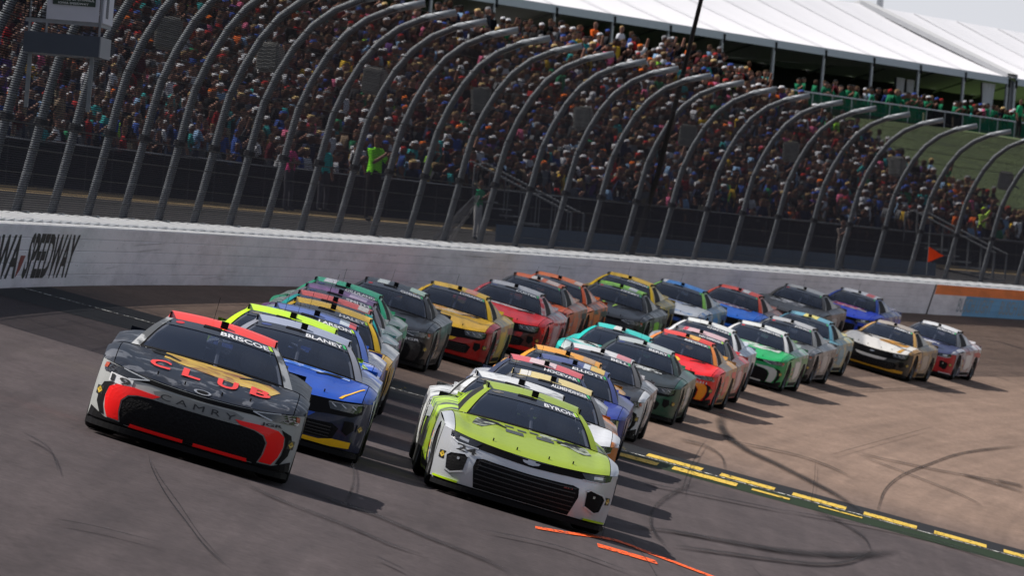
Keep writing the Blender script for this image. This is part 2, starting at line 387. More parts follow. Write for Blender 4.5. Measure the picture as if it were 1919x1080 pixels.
# cap: bright strip along the top, then sloping plates laid like shingles
v = []; f = []
for i in range(na+1):
    aa = -160 + 490*i/na
    for (oo, zz) in ((.185, .950), (.10, .972), (-.12, .985), (-.12, .95)): v.append(P(oo, aa, zz))
for i in range(na):
    for j in range(3): f.append((i*4+j, i*4+j+1, (i+1)*4+j+1, (i+1)*4+j))
wmesh('cap_strip', v, f, M_CAP)
pb = MB(); pb.box(0, 1.55, 0, .74, -.010, .010); pm = pb.mesh('cap_plate'); pm.materials.append(M_CAP)
a = -60.0
while a < 250:
    t, i_, u = frame(a)
    o = obj('cap_plate', pm, None, wall)
    base = P(-.12, a, .985) - wall.location
    out = (-i_*math.cos(.12) + u*math.sin(.12)).normalized()
    tt = (t*math.cos(.022) + u*math.sin(.022)).normalized()
    nn = tt.cross(out).normalized(); 
    Mx = Matrix((tt, out, nn)).transposed().to_4x4(); Mx.translation = base
    o.matrix_basis = Mx; a += 1.52
# lettering
def text_mesh(body, bold=0.0, shear=0.0):
    c = bpy.data.curves.new('t', 'FONT'); c.body = body; c.offset = bold; c.shear = shear; c.resolution_u = 3
    o = bpy.data.objects.new('t', c); COL.objects.link(o)
    dg = bpy.context.evaluated_depsgraph_get(); m = bpy.data.meshes.new_from_object(o.evaluated_get(dg))
    bpy.data.objects.remove(o); bpy.data.curves.remove(c)
    co = np.zeros(len(m.vertices)*3); m.vertices.foreach_get('co', co); co = co.reshape(-1, 3)
    x0, x1 = co[:, 0].min(), co[:, 0].max(); y0, y1 = co[:, 1].min(), co[:, 1].max()
    co[:, 0] = (co[:, 0]-x0)/(x1-x0); co[:, 1] = (co[:, 1]-y0)/(y1-y0); co[:, 2] = 0
    m.vertices.foreach_set('co', co.ravel()); m.update(); return m, (x1-x0)/(y1-y0)
def mapped(m, fn, cut=0):   # push a flat unit mesh through a surface
    if cut:
        bm = bmesh.new(); bm.from_mesh(m); bmesh.ops.triangulate(bm, faces=bm.faces)
        for _ in range(4):
            es = [e for e in bm.edges if e.calc_length() > cut]
            if not es: break
            bmesh.ops.subdivide_edges(bm, edges=es, cuts=1); bmesh.ops.triangulate(bm, faces=bm.faces)
        bm.to_mesh(m); bm.free()
    for v_ in m.vertices: v_.co = fn(v_.co.x, v_.co.y)
    m.update(); return m
M_LET = worn('black_wall_lettering', (.035, .03, .032), .22, .6, 4); M_LETR = worn('red_wall_lettering', (.28, .06, .05), .25, .6, 4)
def wall_text(body, a0, a1, h0, h1, mat, name='wall_lettering', bold=.035):
    m, _ = text_mesh(body, bold); mapped(m, lambda x, y: wall_pt(h0+(h1-h0)*y, a0+(a1-a0)*x, .004) - wall.location, .12)
    return obj(name, m, mat, wall)
wall_text('IOWA', 13.6, 19.5, .14, .82, M_LET); wall_text('SPEEDWAY', 20.6, 28.4, .14, .85, M_LET)
v = [wall_pt(h, a_, .004) for h, a_ in ((.15, 19.6), (.50, 19.6), (.50, 20.4), (.28, 20.1))]; wmesh('wall_emblem', v, [(0, 1, 2, 3)], M_LETR)
v = []; f = []
for i in range(41):
    aa = 161.5 + 4.0*i
    v += [wall_pt(.655, aa, .004), wall_pt(.962, aa, .004)]
wmesh('orange_band', v, [(2*i, 2*i+1, 2*i+3, 2*i+2) for i in range(40)], M_WALLO)
M_LETG = simple('grey_blue_lettering', (.30, .33, .37), .6)
for a0 in (165.4, 171.8): wall_text('BUSCH LIGHT', a0, a0+5.2, .12, .58, M_LETG, bold=.01)
v = [wall_pt(h, a_, .004) for h, a_ in ((.0, 161.2), (.65, 161.2), (.65, 164.4), (.0, 164.0))]; wmesh('white_section', v, [(0, 1, 2, 3)], M_WALL)
v = [wall_pt(h, a_, .007) for h, a_ in ((.0, 161.0), (.96, 161.25), (.96, 161.45), (.0, 161.2))]; wmesh('joint_seam', v, [(0, 1, 2, 3)], M_LET)

# tyre scrapes along the barrier
M_SCRAPE = dark_mark_mat('tyre_scrape', .28)
for i in range(26):
    a0 = R.uniform(30, 160); ln = R.uniform(1.0, 6.0); h0 = R.uniform(.08, .85); w = R.uniform(.008, .035); sl = R.uniform(-.02, .02)
    v = []; n_ = 8
    for q in range(n_+1):
        aa = a0+ln*q/n_; hh = h0+sl*ln*q/n_
        v += [wall_pt(hh, aa, .0055+.0001*i) - wall.location, wall_pt(min(.95, hh+w), aa, .0055+.0001*i) - wall.location]
    m = mesh('scrape_mark', v, [(2*q, 2*q+1, 2*q+3, 2*q+2) for q in range(n_)]); l = m.uv_layers.new(name='oa')
    for lp in m.loops: l.data[lp.index].uv = (lp.vertex_index % 2, (lp.vertex_index//2)/n_)
    obj('scrape_mark', m, M_SCRAPE, wall)

# ------------------------------------------------------------------ ground behind the wall, dirt bank, grass hill, terrace
M_DIRT = simple('tan_dirt', (.21, .15, .075), .95, var=.35, scale=1.2, bump=.3)
M_PATH = simple('grey_concourse', (.035, .033, .032), .9, var=.25, scale=1.0)
def zb(o, a):
    if o > -9: return 1.08 + (-1.25-o)*.012
    if o > -12.2: return 1.173 + (-9-o)*.14
    return 1.62
tag(obj('concourse', patch('concourse', -1.25, -9.0, -100, 330, 4, 90, zb), M_PATH), kind='structure')
tag(obj('concourse_edge', patch('concourse_edge', -9.0, -11.0, -100, 330, 2, 90, zb), M_PATH), kind='structure')
tag(obj('dirt_bank', patch('dirt_bank', -11.0, -13.2, -100, 330, 4, 90, zb), M_DIRT), kind='structure')
NROW = 18
def row_o(i): return -13.0 - .72*i
def row_z(i): return 2.02 + .325*i
def a_end(i): return 227.0 - .25*i
def grass_mat():
    m, nt, b = new_mat('hill_grass')
    t = N(nt, 'ShaderNodeTexCoord'); n = N(nt, 'ShaderNodeTexNoise', Scale=.35, Detail=8.0, Roughness=.7)
    n2 = N(nt, 'ShaderNodeTexNoise', Scale=9.0, Detail=4.0)
    nt.links.new(t.outputs['Object'], n.inputs['Vector']); nt.links.new(t.outputs['Object'], n2.inputs['Vector'])
    r = N(nt, 'ShaderNodeValToRGB'); r.color_ramp.elements[0].color = (.022, .040, .007, 1); r.color_ramp.elements[1].color = (.058, .088, .016, 1)
    r.color_ramp.elements[0].position = .3; r.color_ramp.elements[1].position = .7
    nt.links.new(n.outputs['Fac'], r.inputs[0]); nt.links.new(r.outputs[0], b.inputs['Base Color']); b.inputs['Roughness'].default_value = .95
    bp = N(nt, 'ShaderNodeBump', Strength=.3, Distance=.03); nt.links.new(n2.outputs['Fac'], bp.inputs['Height']); nt.links.new(bp.outputs[0], b.inputs['Normal'])
    return m
M_GRASS = grass_mat()
def zh(o, a): return max(1.2, 1.94 + (-13.0-o)*.2115) + .05*math.sin(a*.21+o*.5)
hill = obj('grass_hill', patch('grass_hill', -12.6, -42.1, 224.6, 430, 24, 70, zh), M_GRASS); tag(hill, kind='structure')
# short grass blades over the hill, as one stuff object
gv = []; gf = []
for i in range(26000):
    o = R.uniform(-41.5, -13.0); a = R.uniform(230, 320)
    p = P(o, a, zh(o, a)); h = R.uniform(.02, .06); w = .02; an = R.uniform(0, 6.28); b = len(gv)
    dx, dy = math.cos(an)*w, math.sin(an)*w
    gv += [(p.x-dx, p.y-dy, p.z-.01), (p.x+dx, p.y+dy, p.z-.01), (p.x+R.uniform(-.05, .05), p.y+R.uniform(-.05, .05), p.z+h)]; gf.append((b, b+1, b+2))
tag(obj('hill_grass_blades', mesh('hill_grass_blades', gv, gf), M_GRASS), 'short green grass growing on the hillside beside the grandstand', 'grass', kind='stuff')
tag(obj('terrace', patch('terrace', -25.7, -75, 30, 230, 6, 60, lambda o, a: 7.75 if o > -30 else 8.05), M_PATH), kind='structure')
tag(obj('terrace_end', patch('terrace_end', -42.0, -75, 230, 430, 4, 60, lambda o, a: 8.05), M_PATH), kind='structure')

# ------------------------------------------------------------------ grandstand
M_ALU = simple('aluminium', (.16, .165, .175), .6, .3, var=.15, scale=2)
M_TREAD = simple('grey_tread', (.16, .16, .17), .8, var=.25, scale=1.5)
M_DKNET = None
stand = empty('grandstand', P(-12.4, 150, 1.9)); tag(stand, 'long stepped grandstand of aluminium benches packed with spectators behind the fence', 'grandstand')
def child(name, v, f, mat, parent): return obj(name, mesh(name, [Vector(p) - parent.location for p in v], f), mat, parent)
def strip(name, pts, a0, a1, n, mat, parent):   # pts: (o, z) profile swept along the track
    v = []; f = []; m = len(pts)
    for i in range(n+1):
        a = a0 + (a1-a0)*i/n
        for (o, z) in pts: v.append(P(o, a, z))
    for i in range(n):
        for j in range(m-1): f.append((i*m+j, i*m+j+1, (i+1)*m+j+1, (i+1)*m+j))
    f.append(tuple(range(m))); f.append(tuple(n*m+j for j in range(m)))
    return child(name, v, f, mat, parent)
strip('front_wall', [(-12.45, 1.4), (-12.45, 1.98), (-12.6, 1.98), (-12.6, 1.4)], 30, 232, 50, simple('front_wall_grey', (.03, .03, .033), .9), stand)
for i in range(NROW):
    o, z = row_o(i), row_z(i)
    strip('tread', [(o+.40, z-.4), (o+.40, z), (o-.32, z), (o-.32, z-.4)], 40, a_end(i), 40, M_TREAD, stand)
    strip('bench', [(o-.02, z+.38), (o-.02, z+.43), (o-.28, z+.43), (o-.28, z+.38)], 40, a_end(i)-.4, 40, M_ALU, stand)
# end stair with two handrails up the side of the stand
for i in range(NROW):
    for k in range(1):
        o, z = row_o(i), row_z(i); v = []
        mb = MB()
        t, inn, u = frame(a_end(i)); M = Matrix((t, inn, u)).transposed().to_4x4(); M.translation = P(o, a_end(i)+.2, z-.3) - stand.location
        mb.box(0, 1.2, -.35, .35, -.1, .3, M); mb.build('stair_step', M_CONC, stand)
for da in (.1, 1.45):
    mb = MB(); pts = [P(row_o(i), a_end(i)+da, row_z(i)+.95) - stand.location for i in range(NROW)]
    mb.tube(pts, .03, 6); mb.build('handrail', M_ALU, stand)
    for i in range(0, NROW, 2):
        mb = MB(); p = P(row_o(i), a_end(i)+da, row_z(i)) - stand.location; mb.tube([p, p+Vector((0, 0, .95))], .022, 6); mb.build('rail_post', M_ALU, stand)

# dark windscreen railing along the stand front
def netmat(name, col, pu, pv, wu, wv, rough=.6, metal=0.0, base=0.0):
    m, nt, b = new_mat(name)
    uv = N(nt, 'ShaderNodeUVMap'); uv.uv_map = 'oa'; sp = N(nt, 'ShaderNodeSeparateXYZ'); nt.links.new(uv.outputs[0], sp.inputs[0])
    def wires(sock, pitch, w):
        d = N(nt, 'ShaderNodeMath'); d.operation = 'DIVIDE'; nt.links.new(sock, d.inputs[0]); d.inputs[1].default_value = pitch
        fr = N(nt, 'ShaderNodeMath'); fr.operation = 'FRACT'; nt.links.new(d.outputs[0], fr.inputs[0])
        l = N(nt, 'ShaderNodeMath'); l.operation = 'LESS_THAN'; nt.links.new(fr.outputs[0], l.inputs[0]); l.inputs[1].default_value = w
        return l.outputs[0]
    mxx = N(nt, 'ShaderNodeMath'); mxx.operation = 'MAXIMUM'
    nt.links.new(wires(sp.outputs['X'], pu, wu), mxx.inputs[0]); nt.links.new(wires(sp.outputs['Y'], pv, wv), mxx.inputs[1])
    mb_ = N(nt, 'ShaderNodeMath'); mb_.operation = 'MAXIMUM'; nt.links.new(mxx.outputs[0], mb_.inputs[0]); mb_.inputs[1].default_value = base
    b.inputs['Base Color'].default_value = c4(col); b.inputs['Roughness'].default_value = .9; b.inputs['Specular IOR Level'].default_value = .0
    tr = N(nt, 'ShaderNodeBsdfTransparent'); ms = N(nt, 'ShaderNodeMixShader')
    nt.links.new(mb_.outputs[0], ms.inputs[0]); nt.links.new(tr.outputs[0], ms.inputs[1]); nt.links.new(b.outputs[0], ms.inputs[2])
    nt.links.new(ms.outputs[0], nt.nodes['Material Output'].inputs[0]); return m
def uvmesh(name, v, f, uv):
    m = mesh(name, v, f); l = m.uv_layers.new(name='oa')
    for lp in m.loops: l.data[lp.index].uv = uv[lp.vertex_index]
    return m
M_WIND = netmat('dark_windscreen_mesh', (.020, .020, .023), .05, .05, .3, .3, base=.80)
M_RAIL = simple('dark_steel_rail', (.10, .10, .11), .5, .5)
rail = empty('spectator_railing', P(-12.35, 120, 1.9)); tag(rail, 'dark mesh railing along the foot of the grandstand', 'railing')
a = 62.0
while a < 231:
    v = [P(-12.3, a, 1.52) - rail.location, P(-12.3, a+2.9, 1.52) - rail.location, P(-12.3, a+2.9, 2.70) - rail.location, P(-12.3, a, 2.70) - rail.location]
    obj('mesh_panel', uvmesh('mesh_panel', v, [(0, 1, 2, 3)], [(0, 0), (2.9, 0), (2.9, 1.2), (0, 1.2)]), M_WIND, rail)
    mb = MB(); p = P(-12.33, a, 1.42) - rail.location; mb.tube([p, p+Vector((0, 0, 1.32))], .03, 6); mb.build('post', M_RAIL, rail); a += 2.94
for z in (2.73, 2.15):
    mb = MB(); mb.tube([P(-12.34, 62+4*i, z) - rail.location for i in range(41)], .028, 6); mb.build('top_rail', M_RAIL, rail)

# blue-grey low wall and a stair flight in front of the stand
M_BLUE = simple('faded_blue_board', (.10, .15, .21), .7, var=.2, scale=1.5)
lw = empty('low_board_wall', P(-8.6, 165, 1.15)); tag(lw, 'low blue-grey board wall on the concourse below the railing', 'wall')
a = 140.0
while a < 196:
    v = []
    for oo in (-8.6, -8.68):
        for aa, zz in ((a, 1.12), (a+2.36, 1.12), (a+2.36, 1.66), (a, 1.66)): v.append(P(oo, aa, zz) - lw.location)
    obj('board', mesh('board', v, [(0, 1, 2, 3), (7, 6, 5, 4), (0, 4, 5, 1), (1, 5, 6, 2), (2, 6, 7, 3), (3, 7, 4, 0)]), M_BLUE, lw); a += 2.4
for k, (a0, lab) in enumerate(((150.0, 'steel stair flight with slanting handrails left of the blue board wall'), (206.0, 'steel stair with looped handrails below the person in the lime vest'))):
    st = empty('access_stair', P(-11, a0, 1.2)); tag(st, lab, 'stairs', 'access stairs in front of the grandstand')
    for s in range(7):
        t, inn, u = frame(a0); M = Matrix((t, inn, u)).transposed().to_4x4(); M.translation = P(-9.0-.45*s, a0, 1.2+.19*s) - st.location
        mb = MB(); mb.box(0, 1.6, -.22, .22, -.03, .03, M); mb.build('stair_tread', M_ALU, st)
    for da in (0, 1.6):
        mb = MB(); mb.tube([P(-8.8, a0+da, 1.25)-st.location, P(-8.8, a0+da, 2.2)-st.location, P(-9.1, a0+da, 2.3)-st.location, P(-12.0, a0+da, 3.5)-st.location, P(-12.3, a0+da, 3.4)-st.location, P(-12.3, a0+da, 2.4)-st.location], .035, 6)
        mb.build('handrail', M_ALU, st)
        for q in range(6):
            p = P(-9.3-.5*q, a0+da, 1.25+.2*q) - st.location; mb = MB(); mb.tube([p, p+Vector((0, 0, 1.1))], .018, 5); mb.build('baluster', M_ALU, st)

# ------------------------------------------------------------------ catch fence
M_POST = simple('galvanised_steel', (.18, .195, .215), .6, .2, var=.3, scale=9, bump=.3)
M_CABLE = simple('steel_cable', (.035, .035, .038), .7, .0)
M_NET = netmat('fence_wire_mesh', (.046, .046, .056), .040, .036, .33, .44, .8, 0.0)
PROF = [(0, 0), (.12, .6), (.25, 1.25), (.37, 1.9), (.49, 2.45), (.72, 3.04), (1.0, 3.58), (1.32, 4.02), (1.72, 4.36), (2.25, 4.62), (2.87, 4.78)]
FB = -.95; FZ = 1.10
fence = empty('catch_fence', P(FB, 60, FZ)); tag(fence, 'tall catch fence of curved grey posts and wire mesh on top of the wall', 'fence')
KP = range(-9, 32)
def post_a(k): return 50.39 + 5.336*k
mb = MB(); mb.tube([(t, 0, h) for t, h in PROF], .074, 10); 
mb.tube([(t+.0, 0, h) for t, h in PROF[-2:]], .080, 10)
pm = mb.mesh('post', True); pm.materials.append(M_POST)
mb = MB(); mb.box(-.2, .2, -.2, .2, -.03, .03); bm_ = mb.mesh('base_plate'); bm_.materials.append(M_POST)
ck = MB()
for hh in (1.45,): 
    tt = np.interp(hh, [p[1] for p in PROF], [p[0] for p in PROF]); ck.tube([(tt-.01, 0, hh-.05), (tt+.01, 0, hh+.05)], .115, 8)
ckm = ck.mesh('cable_clamp'); ckm.materials.append(M_CABLE)
for k in KP:
    a = post_a(k); t, inn, u = frame(a)
    M = Matrix((inn, t, u)).transposed().to_4x4(); M.translation = P(FB, a, FZ) - fence.location
    for nm, me in (('post', pm), ('base_plate', bm_), ('cable_clamp', ckm)):
        o = obj(nm, me, None, fence); o.matrix_basis = M
PL = [0.0]
for i in range(1, len(PROF)): PL.append(PL[-1]+math.hypot(PROF[i][0]-PROF[i-1][0], PROF[i][1]-PROF[i-1][1]))
for k in list(KP)[:-1]:
    a0, a1 = post_a(k), post_a(k+1); v = []; f = []; uv = []
    n = len(PROF)
    for aa in (a0, a1):
        for i, (tt, hh) in enumerate(PROF): v.append(P(FB+tt+.1, aa, FZ+hh-.02) - fence.location); uv.append((aa, PL[i]))
    for i in range(n-2): f.append((i, n+i, n+i+1, i+1))
    obj('mesh_panel', uvmesh('mesh_panel', v, f, uv), M_NET, fence)
def prof_at(s):
    return np.interp(s, PL, [p[0] for p in PROF]), np.interp(s, PL, [p[1] for p in PROF])
for j in range(15):
    tt, hh = prof_at(.25 + j*.385); mb = MB()
    mb.tube([P(FB+tt+.13, post_a(k), FZ+hh) - fence.location for k in KP], .006, 5); mb.build('cable', M_CABLE, fence)
# loose bundled net hanging between two posts
bn = empty('bundled_net', P(-1.3, 95.2, 1.1)); tag(bn, 'bunched silvery net hanging between two fence posts above the wall', 'net')
M_SIL = simple('silver_net_cord', (.20, .20, .215), .5, .4)
for i in range(34):
    mb = MB(); b0 = R.uniform(-1.2, 1.2); pts = []
    for q in range(6): pts.append(Vector((.18*q+b0*.25*(1-q/7)+R.uniform(-.04, .04), b0*(1-q/6)+R.uniform(-.08, .08), .05+q*.27+R.uniform(-.05, .05))))
    pts = [q_*.8 for q_ in pts]; mb.tube(pts, .009, 4); mb.build('net_cord', M_SIL, bn)
# tall black leaning pole
mb = MB(); mb.tube([P(-1.25, 122.7, 1.0), P(-.3, 120.5, 3.2), P(1.25, 116.0, 7.9)], [.085, .075, .06], 8)
pole = mb.build('leaning_pole', simple('black_pole_paint', (.018, .018, .02), .5)); tag(pole, 'tall thin black pole leaning with the fence and rising over the white tent', 'pole')
# loudspeakers on every third post
M_SPK = simple('grey_speaker_cabinet', (.30, .29, .27), .7, var=.2); M_GRL = simple('grey_speaker_grille', (.20, .20, .19), .8)
sb = bmesh.new(); bmesh.ops.create_cube(sb, size=1.0)
for v_ in sb.verts:
    v_.co.x *= .50 if v_.co.y < 0 else .34; v_.co.z *= .62 if v_.co.y < 0 else .46; v_.co.y *= .55
bmesh.ops.bevel(sb, geom=list(sb.edges), offset=.05, segments=2, affect='EDGES')
sm = bpy.data.meshes.new('cabinet'); sb.to_mesh(sm); sb.free(); sm.materials.append(M_SPK)
gb = MB(); gb.box(-.20, .20, -.30, -.268, -.25, .25)
for q in range(7): gb.box(-.19, .19, -.312, -.296, -.22+q*.068, -.19+q*.068)
gm = gb.mesh('grille'); gm.materials.append(M_GRL)
bb = MB(); bb.tube([(0, 0, 0), (.25, .1, -.12), (.42, .1, -.2)], .03, 6); bkm = bb.mesh('bracket'); bkm.materials.append(M_POST)
ORD = ['first', 'second', 'third', 'fourth', 'fifth', 'sixth', 'seventh', 'eighth', 'ninth', 'tenth', 'eleventh', 'twelfth', 'thirteenth', 'fourteenth',
       'fifteenth', 'sixteenth', 'seventeenth', 'eighteenth', 'nineteenth', 'twentieth', 'twenty-first', 'twenty-second', 'twenty-third', 'twenty-fourth', 'twenty-fifth']
def ordn(n):
    if n < 20: return ORD[n]
    tens = {2: 'twent', 3: 'thirt', 4: 'fort', 5: 'fift', 6: 'sixt', 7: 'sevent', 8: 'eight', 9: 'ninet'}
    n += 1
    if n >= 100: return str(n) + 'th'
    return tens[n//10] + 'ieth' if n % 10 == 0 else tens[n//10] + 'y-' + ORD[n % 10 - 1]
vis = 0
for n_, a in enumerate([30.5, 46.5, 62.4, 78.5, 94.5, 110.3, 126, 141.6, 157.8, 174]):
    t, inn, u = frame(a); e = empty('loudspeaker', P(-.55, a, 4.45))
    e.rotation_euler = Matrix((inn, t, u)).transposed().to_euler()
    for nm, me in (('cabinet', sm), ('grille', gm), ('bracket', bkm)):
        o = obj(nm, me, None, e)
        o.rotation_euler = (R.uniform(-.15, .1), R.uniform(-.1, .1), R.uniform(-.3, .2)) if nm != 'bracket' else (0, 0, 0)
        if nm == 'grille': o.rotation_euler = e.children[0].rotation_euler
    lab = 'grey loudspeaker on a fence post, %s from the left of the row' % ORD[vis]; vis += 1
    tag(e, lab, 'loudspeaker', 'loudspeakers along the catch fence')

# starter's stand hung over the fence at the left
fs = empty('flag_stand', P(1.1, 18.3, 3.45)); tag(fs, 'grey and white flag stand hung over the fence at the upper left', 'flag stand')
t, inn, u = frame(18.3); FM = Matrix((inn, t, u)).transposed().to_4x4()
def fbox(name, b, mat, par=None):
    mb = MB(); mb.box(*b, FM); return mb.build(name, mat, par or fs)
M_TRAY = simple('slate_grey_panel', (.070, .080, .105), .6, var=.08); M_TRAY2 = simple('pale_rail_and_lit_face', (.24, .25, .28), .6, var=.1)
M_SIGN = simple('white_sign_panel', (.52, .52, .60), .55, var=.06)
M_DKG = simple('dark_green_sign', (.010, .028, .020), .4); M_BLK = simple('matt_black', (.010, .010, .011), .6, var=.2)
fbox('tray', (-1.10, 0, 0, 1.9, 0, .30), M_TRAY); fbox('tray_lit_face', (.003, .02, 0, 1.9, .0, .30), M_TRAY2)  # thin paler sheet paints in the light on the tray's track side
fbox('rail', (-1.10, -.02, .03, .07, .44, .50), M_TRAY2); fbox('rail', (-.04, .0, .03, 1.88, .44, .50), M_TRAY2)
for x in (-1.05, -.8, -.03): fbox('stanchion', (x, x+.03, .02, .05, .3, 1.5), M_TRAY2)
sp = fbox('sign_panel', (-.80, -.04, -.012, .018, .50, 1.35), M_SIGN); fbox('sign_panel', (.0, .02, .06, 1.86, .50, 1.35), M_SIGN)
fbox('sign_plate', (-.72, -.10, -.028, -.013, .72, 1.25), M_DKG)
def ftext(body, x0, x1, z0, z1, mat):
    m, _ = text_mesh(body, .01); mapped(m, lambda x, y: FM @ Vector((x0+(x1-x0)*x, -.032, z0+(z1-z0)*y))); obj('sign_lettering', m, mat, fs)
M_WHT = simple('white_lettering', (.72, .72, .74), .5, var=.03)
ftext('350', -.62, -.18, .87, 1.15, M_WHT); ftext('POWERED BY ETHANOL', -.70, -.12, .79, .84, M_WHT); ftext('IOWA SPEEDWAY', -.64, -.2, .735, .765, M_WHT)
fbox('side_emblem', (.021, .026, .5, .9, .58, 1.3), M_TRAY)
M_WIRE = netmat('black_wire_grid', (.03, .03, .03), .06, .06, .25, .25)
v = [FM @ Vector(q) for q in ((-1.12, .02, .5), (-.82, .02, .5), (-.82, .02, 1.4), (-1.12, .02, 1.4))]
obj('wire_grid', uvmesh('wire_grid', v, [(0, 1, 2, 3)], [(0, 0), (.3, 0), (.3, .9), (0, .9)]), M_WIRE, fs)
for x in (-1.0, -.1): fbox('brace', (x-.03, x+.03, .1, .16, -.8, 0), M_POST)

# triangular red pennant on the fence
fl = empty('red_pennant', P(-.35, 162.3, 1.22)); tag(fl, 'small red triangular pennant on the fence near the orange-topped wall', 'flag')
mb = MB(); mb.tube([(0, 0, 0), (0, 0, .95)], .012, 5); mb.build('staff', M_ALU, fl)
t, inn, u = frame(168.6); v = []; f = []
for i in range(7):
    s = i/6; w = .27*(1-s)
    for q in (-1, 1): v.append(inn*(.45*s) + t*(.25*s+.05*math.sin(s*6)) + Vector((0, 0, .63+q*w*.9)))
for i in range(6): f.append((2*i, 2*i+1, 2*i+3, 2*i+2))
v2 = [p + t*.012 for p in v]; n = len(v); f2 = [tuple(n+i for i in reversed(q)) for q in f]
obj('cloth', mesh('cloth', v+v2, f+f2), simple('red_flag_cloth', (.92, .07, .015), .7), fl)

# ------------------------------------------------------------------ marquee tents on the terrace
M_ROOF = simple('white_tent_fabric', (.80, .79, .82), .6, var=.04, scale=.6); M_VAL = simple('grey_white_valance', (.52, .55, .60), .6, var=.06)
M_TPOST = simple('tent_pole_aluminium', (.36, .37, .40), .4, .5); M_TSHADE = simple('painted_tent_shade', (.030, .030, .036), .9); M_CURT = simple('white_tent_curtain', (.55, .54, .57), .8, var=.1)
A0 = Vector((.85, 370, 0)); dT = Vector((.339, .941, 0)).normalized(); nT = Vector((-dT.y, dT.x, 0)); BAY = 7.68
M_SEAM = simple('tent_seam_fabric', (.66, .66, .68), .7)
def make_tent(name, label, k0, k1, off, gap_bays):
    e = empty(name, A0 + dT*(k0*BAY+off) + Vector((0, 0, 8.05))); tag(e, label, 'tent', 'marquee tents above the grandstand')
    org = A0 + dT*off
    def Q(s, w, z): return org + dT*s + nT*w + Vector((0, 0, z)) - e.location
    for k in range(k0, k1+1):
        s = k*BAY
        for w in (0.0, 16.2):
            mb = MB(); mb.tube([Q(s, w, 8.0), Q(s, w, 11.3)], .085, 8); mb.build('pole', M_TPOST, e)
        mb = MB(); mb.tube([Q(s, -.12, 11.42), Q(s, -.12, 11.0)], .06, 6); mb.build('valance_strap', M_BLK, e)
        mb = MB(); mb.tube([Q(s, 0, 11.30), Q(s, 8.1, 14.45), Q(s, 16.2, 11.30)], .05, 6); mb.build('roof_beam', M_TPOST, e)
    for k in range(k0, k1):
        for side in (0, 1):
            v = []; f = []; n = 6
            for i in range(n+1):
                for j in range(n+1):
                    x = i/n; y = j/n
                    w = 8.1*y if side == 0 else 16.2-8.1*y
                    sag = -.26*math.sin(math.pi*x)*math.sin(math.pi*min(1, y*.9+.1)) - .10*math.sin(math.pi*y)
                    v.append(Q((k+x)*BAY, w, 11.5+3.2*y+sag))
            for i in range(n):
                for j in range(n): q = i*(n+1)+j; f.append((q, q+1, q+n+2, q+n+1))
            obj('roof_panel', mesh('roof_panel', v, f, True), M_ROOF, e)
        v = [Q(k*BAY+.02, -.06, 11.52), Q((k+1)*BAY-.02, -.06, 11.52), Q((k+1)*BAY-.02, -.10, 11.16), Q(k*BAY+.02, -.10, 11.16)]
        v += [p + nT*.04 for p in v]
        obj('valance', mesh('valance', v, [(0, 1, 2, 3), (7, 6, 5, 4), (0, 4, 5, 1), (3, 2, 6, 7)]), M_VAL, e)
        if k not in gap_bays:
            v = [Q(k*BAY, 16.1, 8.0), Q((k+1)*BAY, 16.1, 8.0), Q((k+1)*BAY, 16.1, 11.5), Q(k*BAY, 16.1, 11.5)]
            obj('back_wall', mesh('back_wall', v, [(0, 1, 2, 3)]), M_TSHADE, e)  # back wall coloured near black to paint in the shade inside the tent
    for k in range(k0, k1+1):
        v = [Q(k*BAY+s_, w_, z_) for w_, z_ in ((-.04, 11.53), (4.05, 13.06), (8.1, 14.74)) for s_ in (-.13, .13)]
        obj('roof_seam', mesh('roof_seam', v, [(0, 1, 3, 2), (2, 3, 5, 4)]), M_SEAM, e)
    for k in (k0, k1):
        v = [Q(k*BAY, 0, 11.5), Q(k*BAY, 8.1, 14.7), Q(k*BAY, 16.2, 11.5)]; obj('gable', mesh('gable', v, [(0, 1, 2)]), M_ROOF, e)
    return e, Q
t1, Q1 = make_tent('marquee_tent', 'long white ridge marquee above the packed grandstand', -9, 9, 0.0, (4,))
t2, Q2 = make_tent('marquee_tent', 'white marquee at the right edge, beyond the gutter of the longer tent', 9, 17, 1.3, ())
def curtain(Q, e, s, w, z0, z1, wid, wz):
    v = []; f = []; n = 10
    for i in range(n+1):
        for j in range(5):
            y = j/4; pinch = 1 - wz*math.sin(y*math.pi*.9)
            v.append(Q(s + (i/n-.5)*wid*pinch, w + .16*math.sin(i*1.9), z0+(z1-z0)*y))
    for i in range(n):
        for j in range(4): q = i*5+j; f.append((q, q+1, q+6, q+5))
    obj('curtain', mesh('curtain', v, f, True), M_CURT, e)
for s, w, wid, z1 in ((6.15, 9.0, 1.8, 10.6), (6.45, 9.6, .9, 10.6), (7.45, 2.0, 1.1, 10.8), (7.75, 2.2, 1.0, 10.8), (8.78, .5, 2.2, 11.1), (8.9, .7, 1.0, 11.1)):
    curtain(Q1, t1, s*BAY, w, 8.1, z1, wid, .35)
curtain(Q2, t2, 9.0*BAY+.3, .2, 8.1, 11.3, .8, .2)
mb = MB(); mb.tube([Q1(5.7*BAY, 9.2, 10.7), Q1(7.1*BAY, 9.2, 10.7)], .10, 6); mb.build('light_bar', M_CURT, t1)
v = [Q1(9*BAY+s_, w_, z_) for s_, dz_ in ((-.3, -.1), (-.25, .16), (1.55, .16), (1.6, -.1)) for w_, z_ in ((-.08, 11.55+dz_), (8.1, 14.75+dz_), (16.25, 11.55+dz_))]
obj('roof_gutter', mesh('roof_gutter', v, [(3*i+j, 3*i+j+1, 3*i+j+4, 3*i+j+3) for i in range(3) for j in range(2)]), simple('grey_gutter_fabric', (.56, .56, .57), .7, var=.1, scale=3), t1)
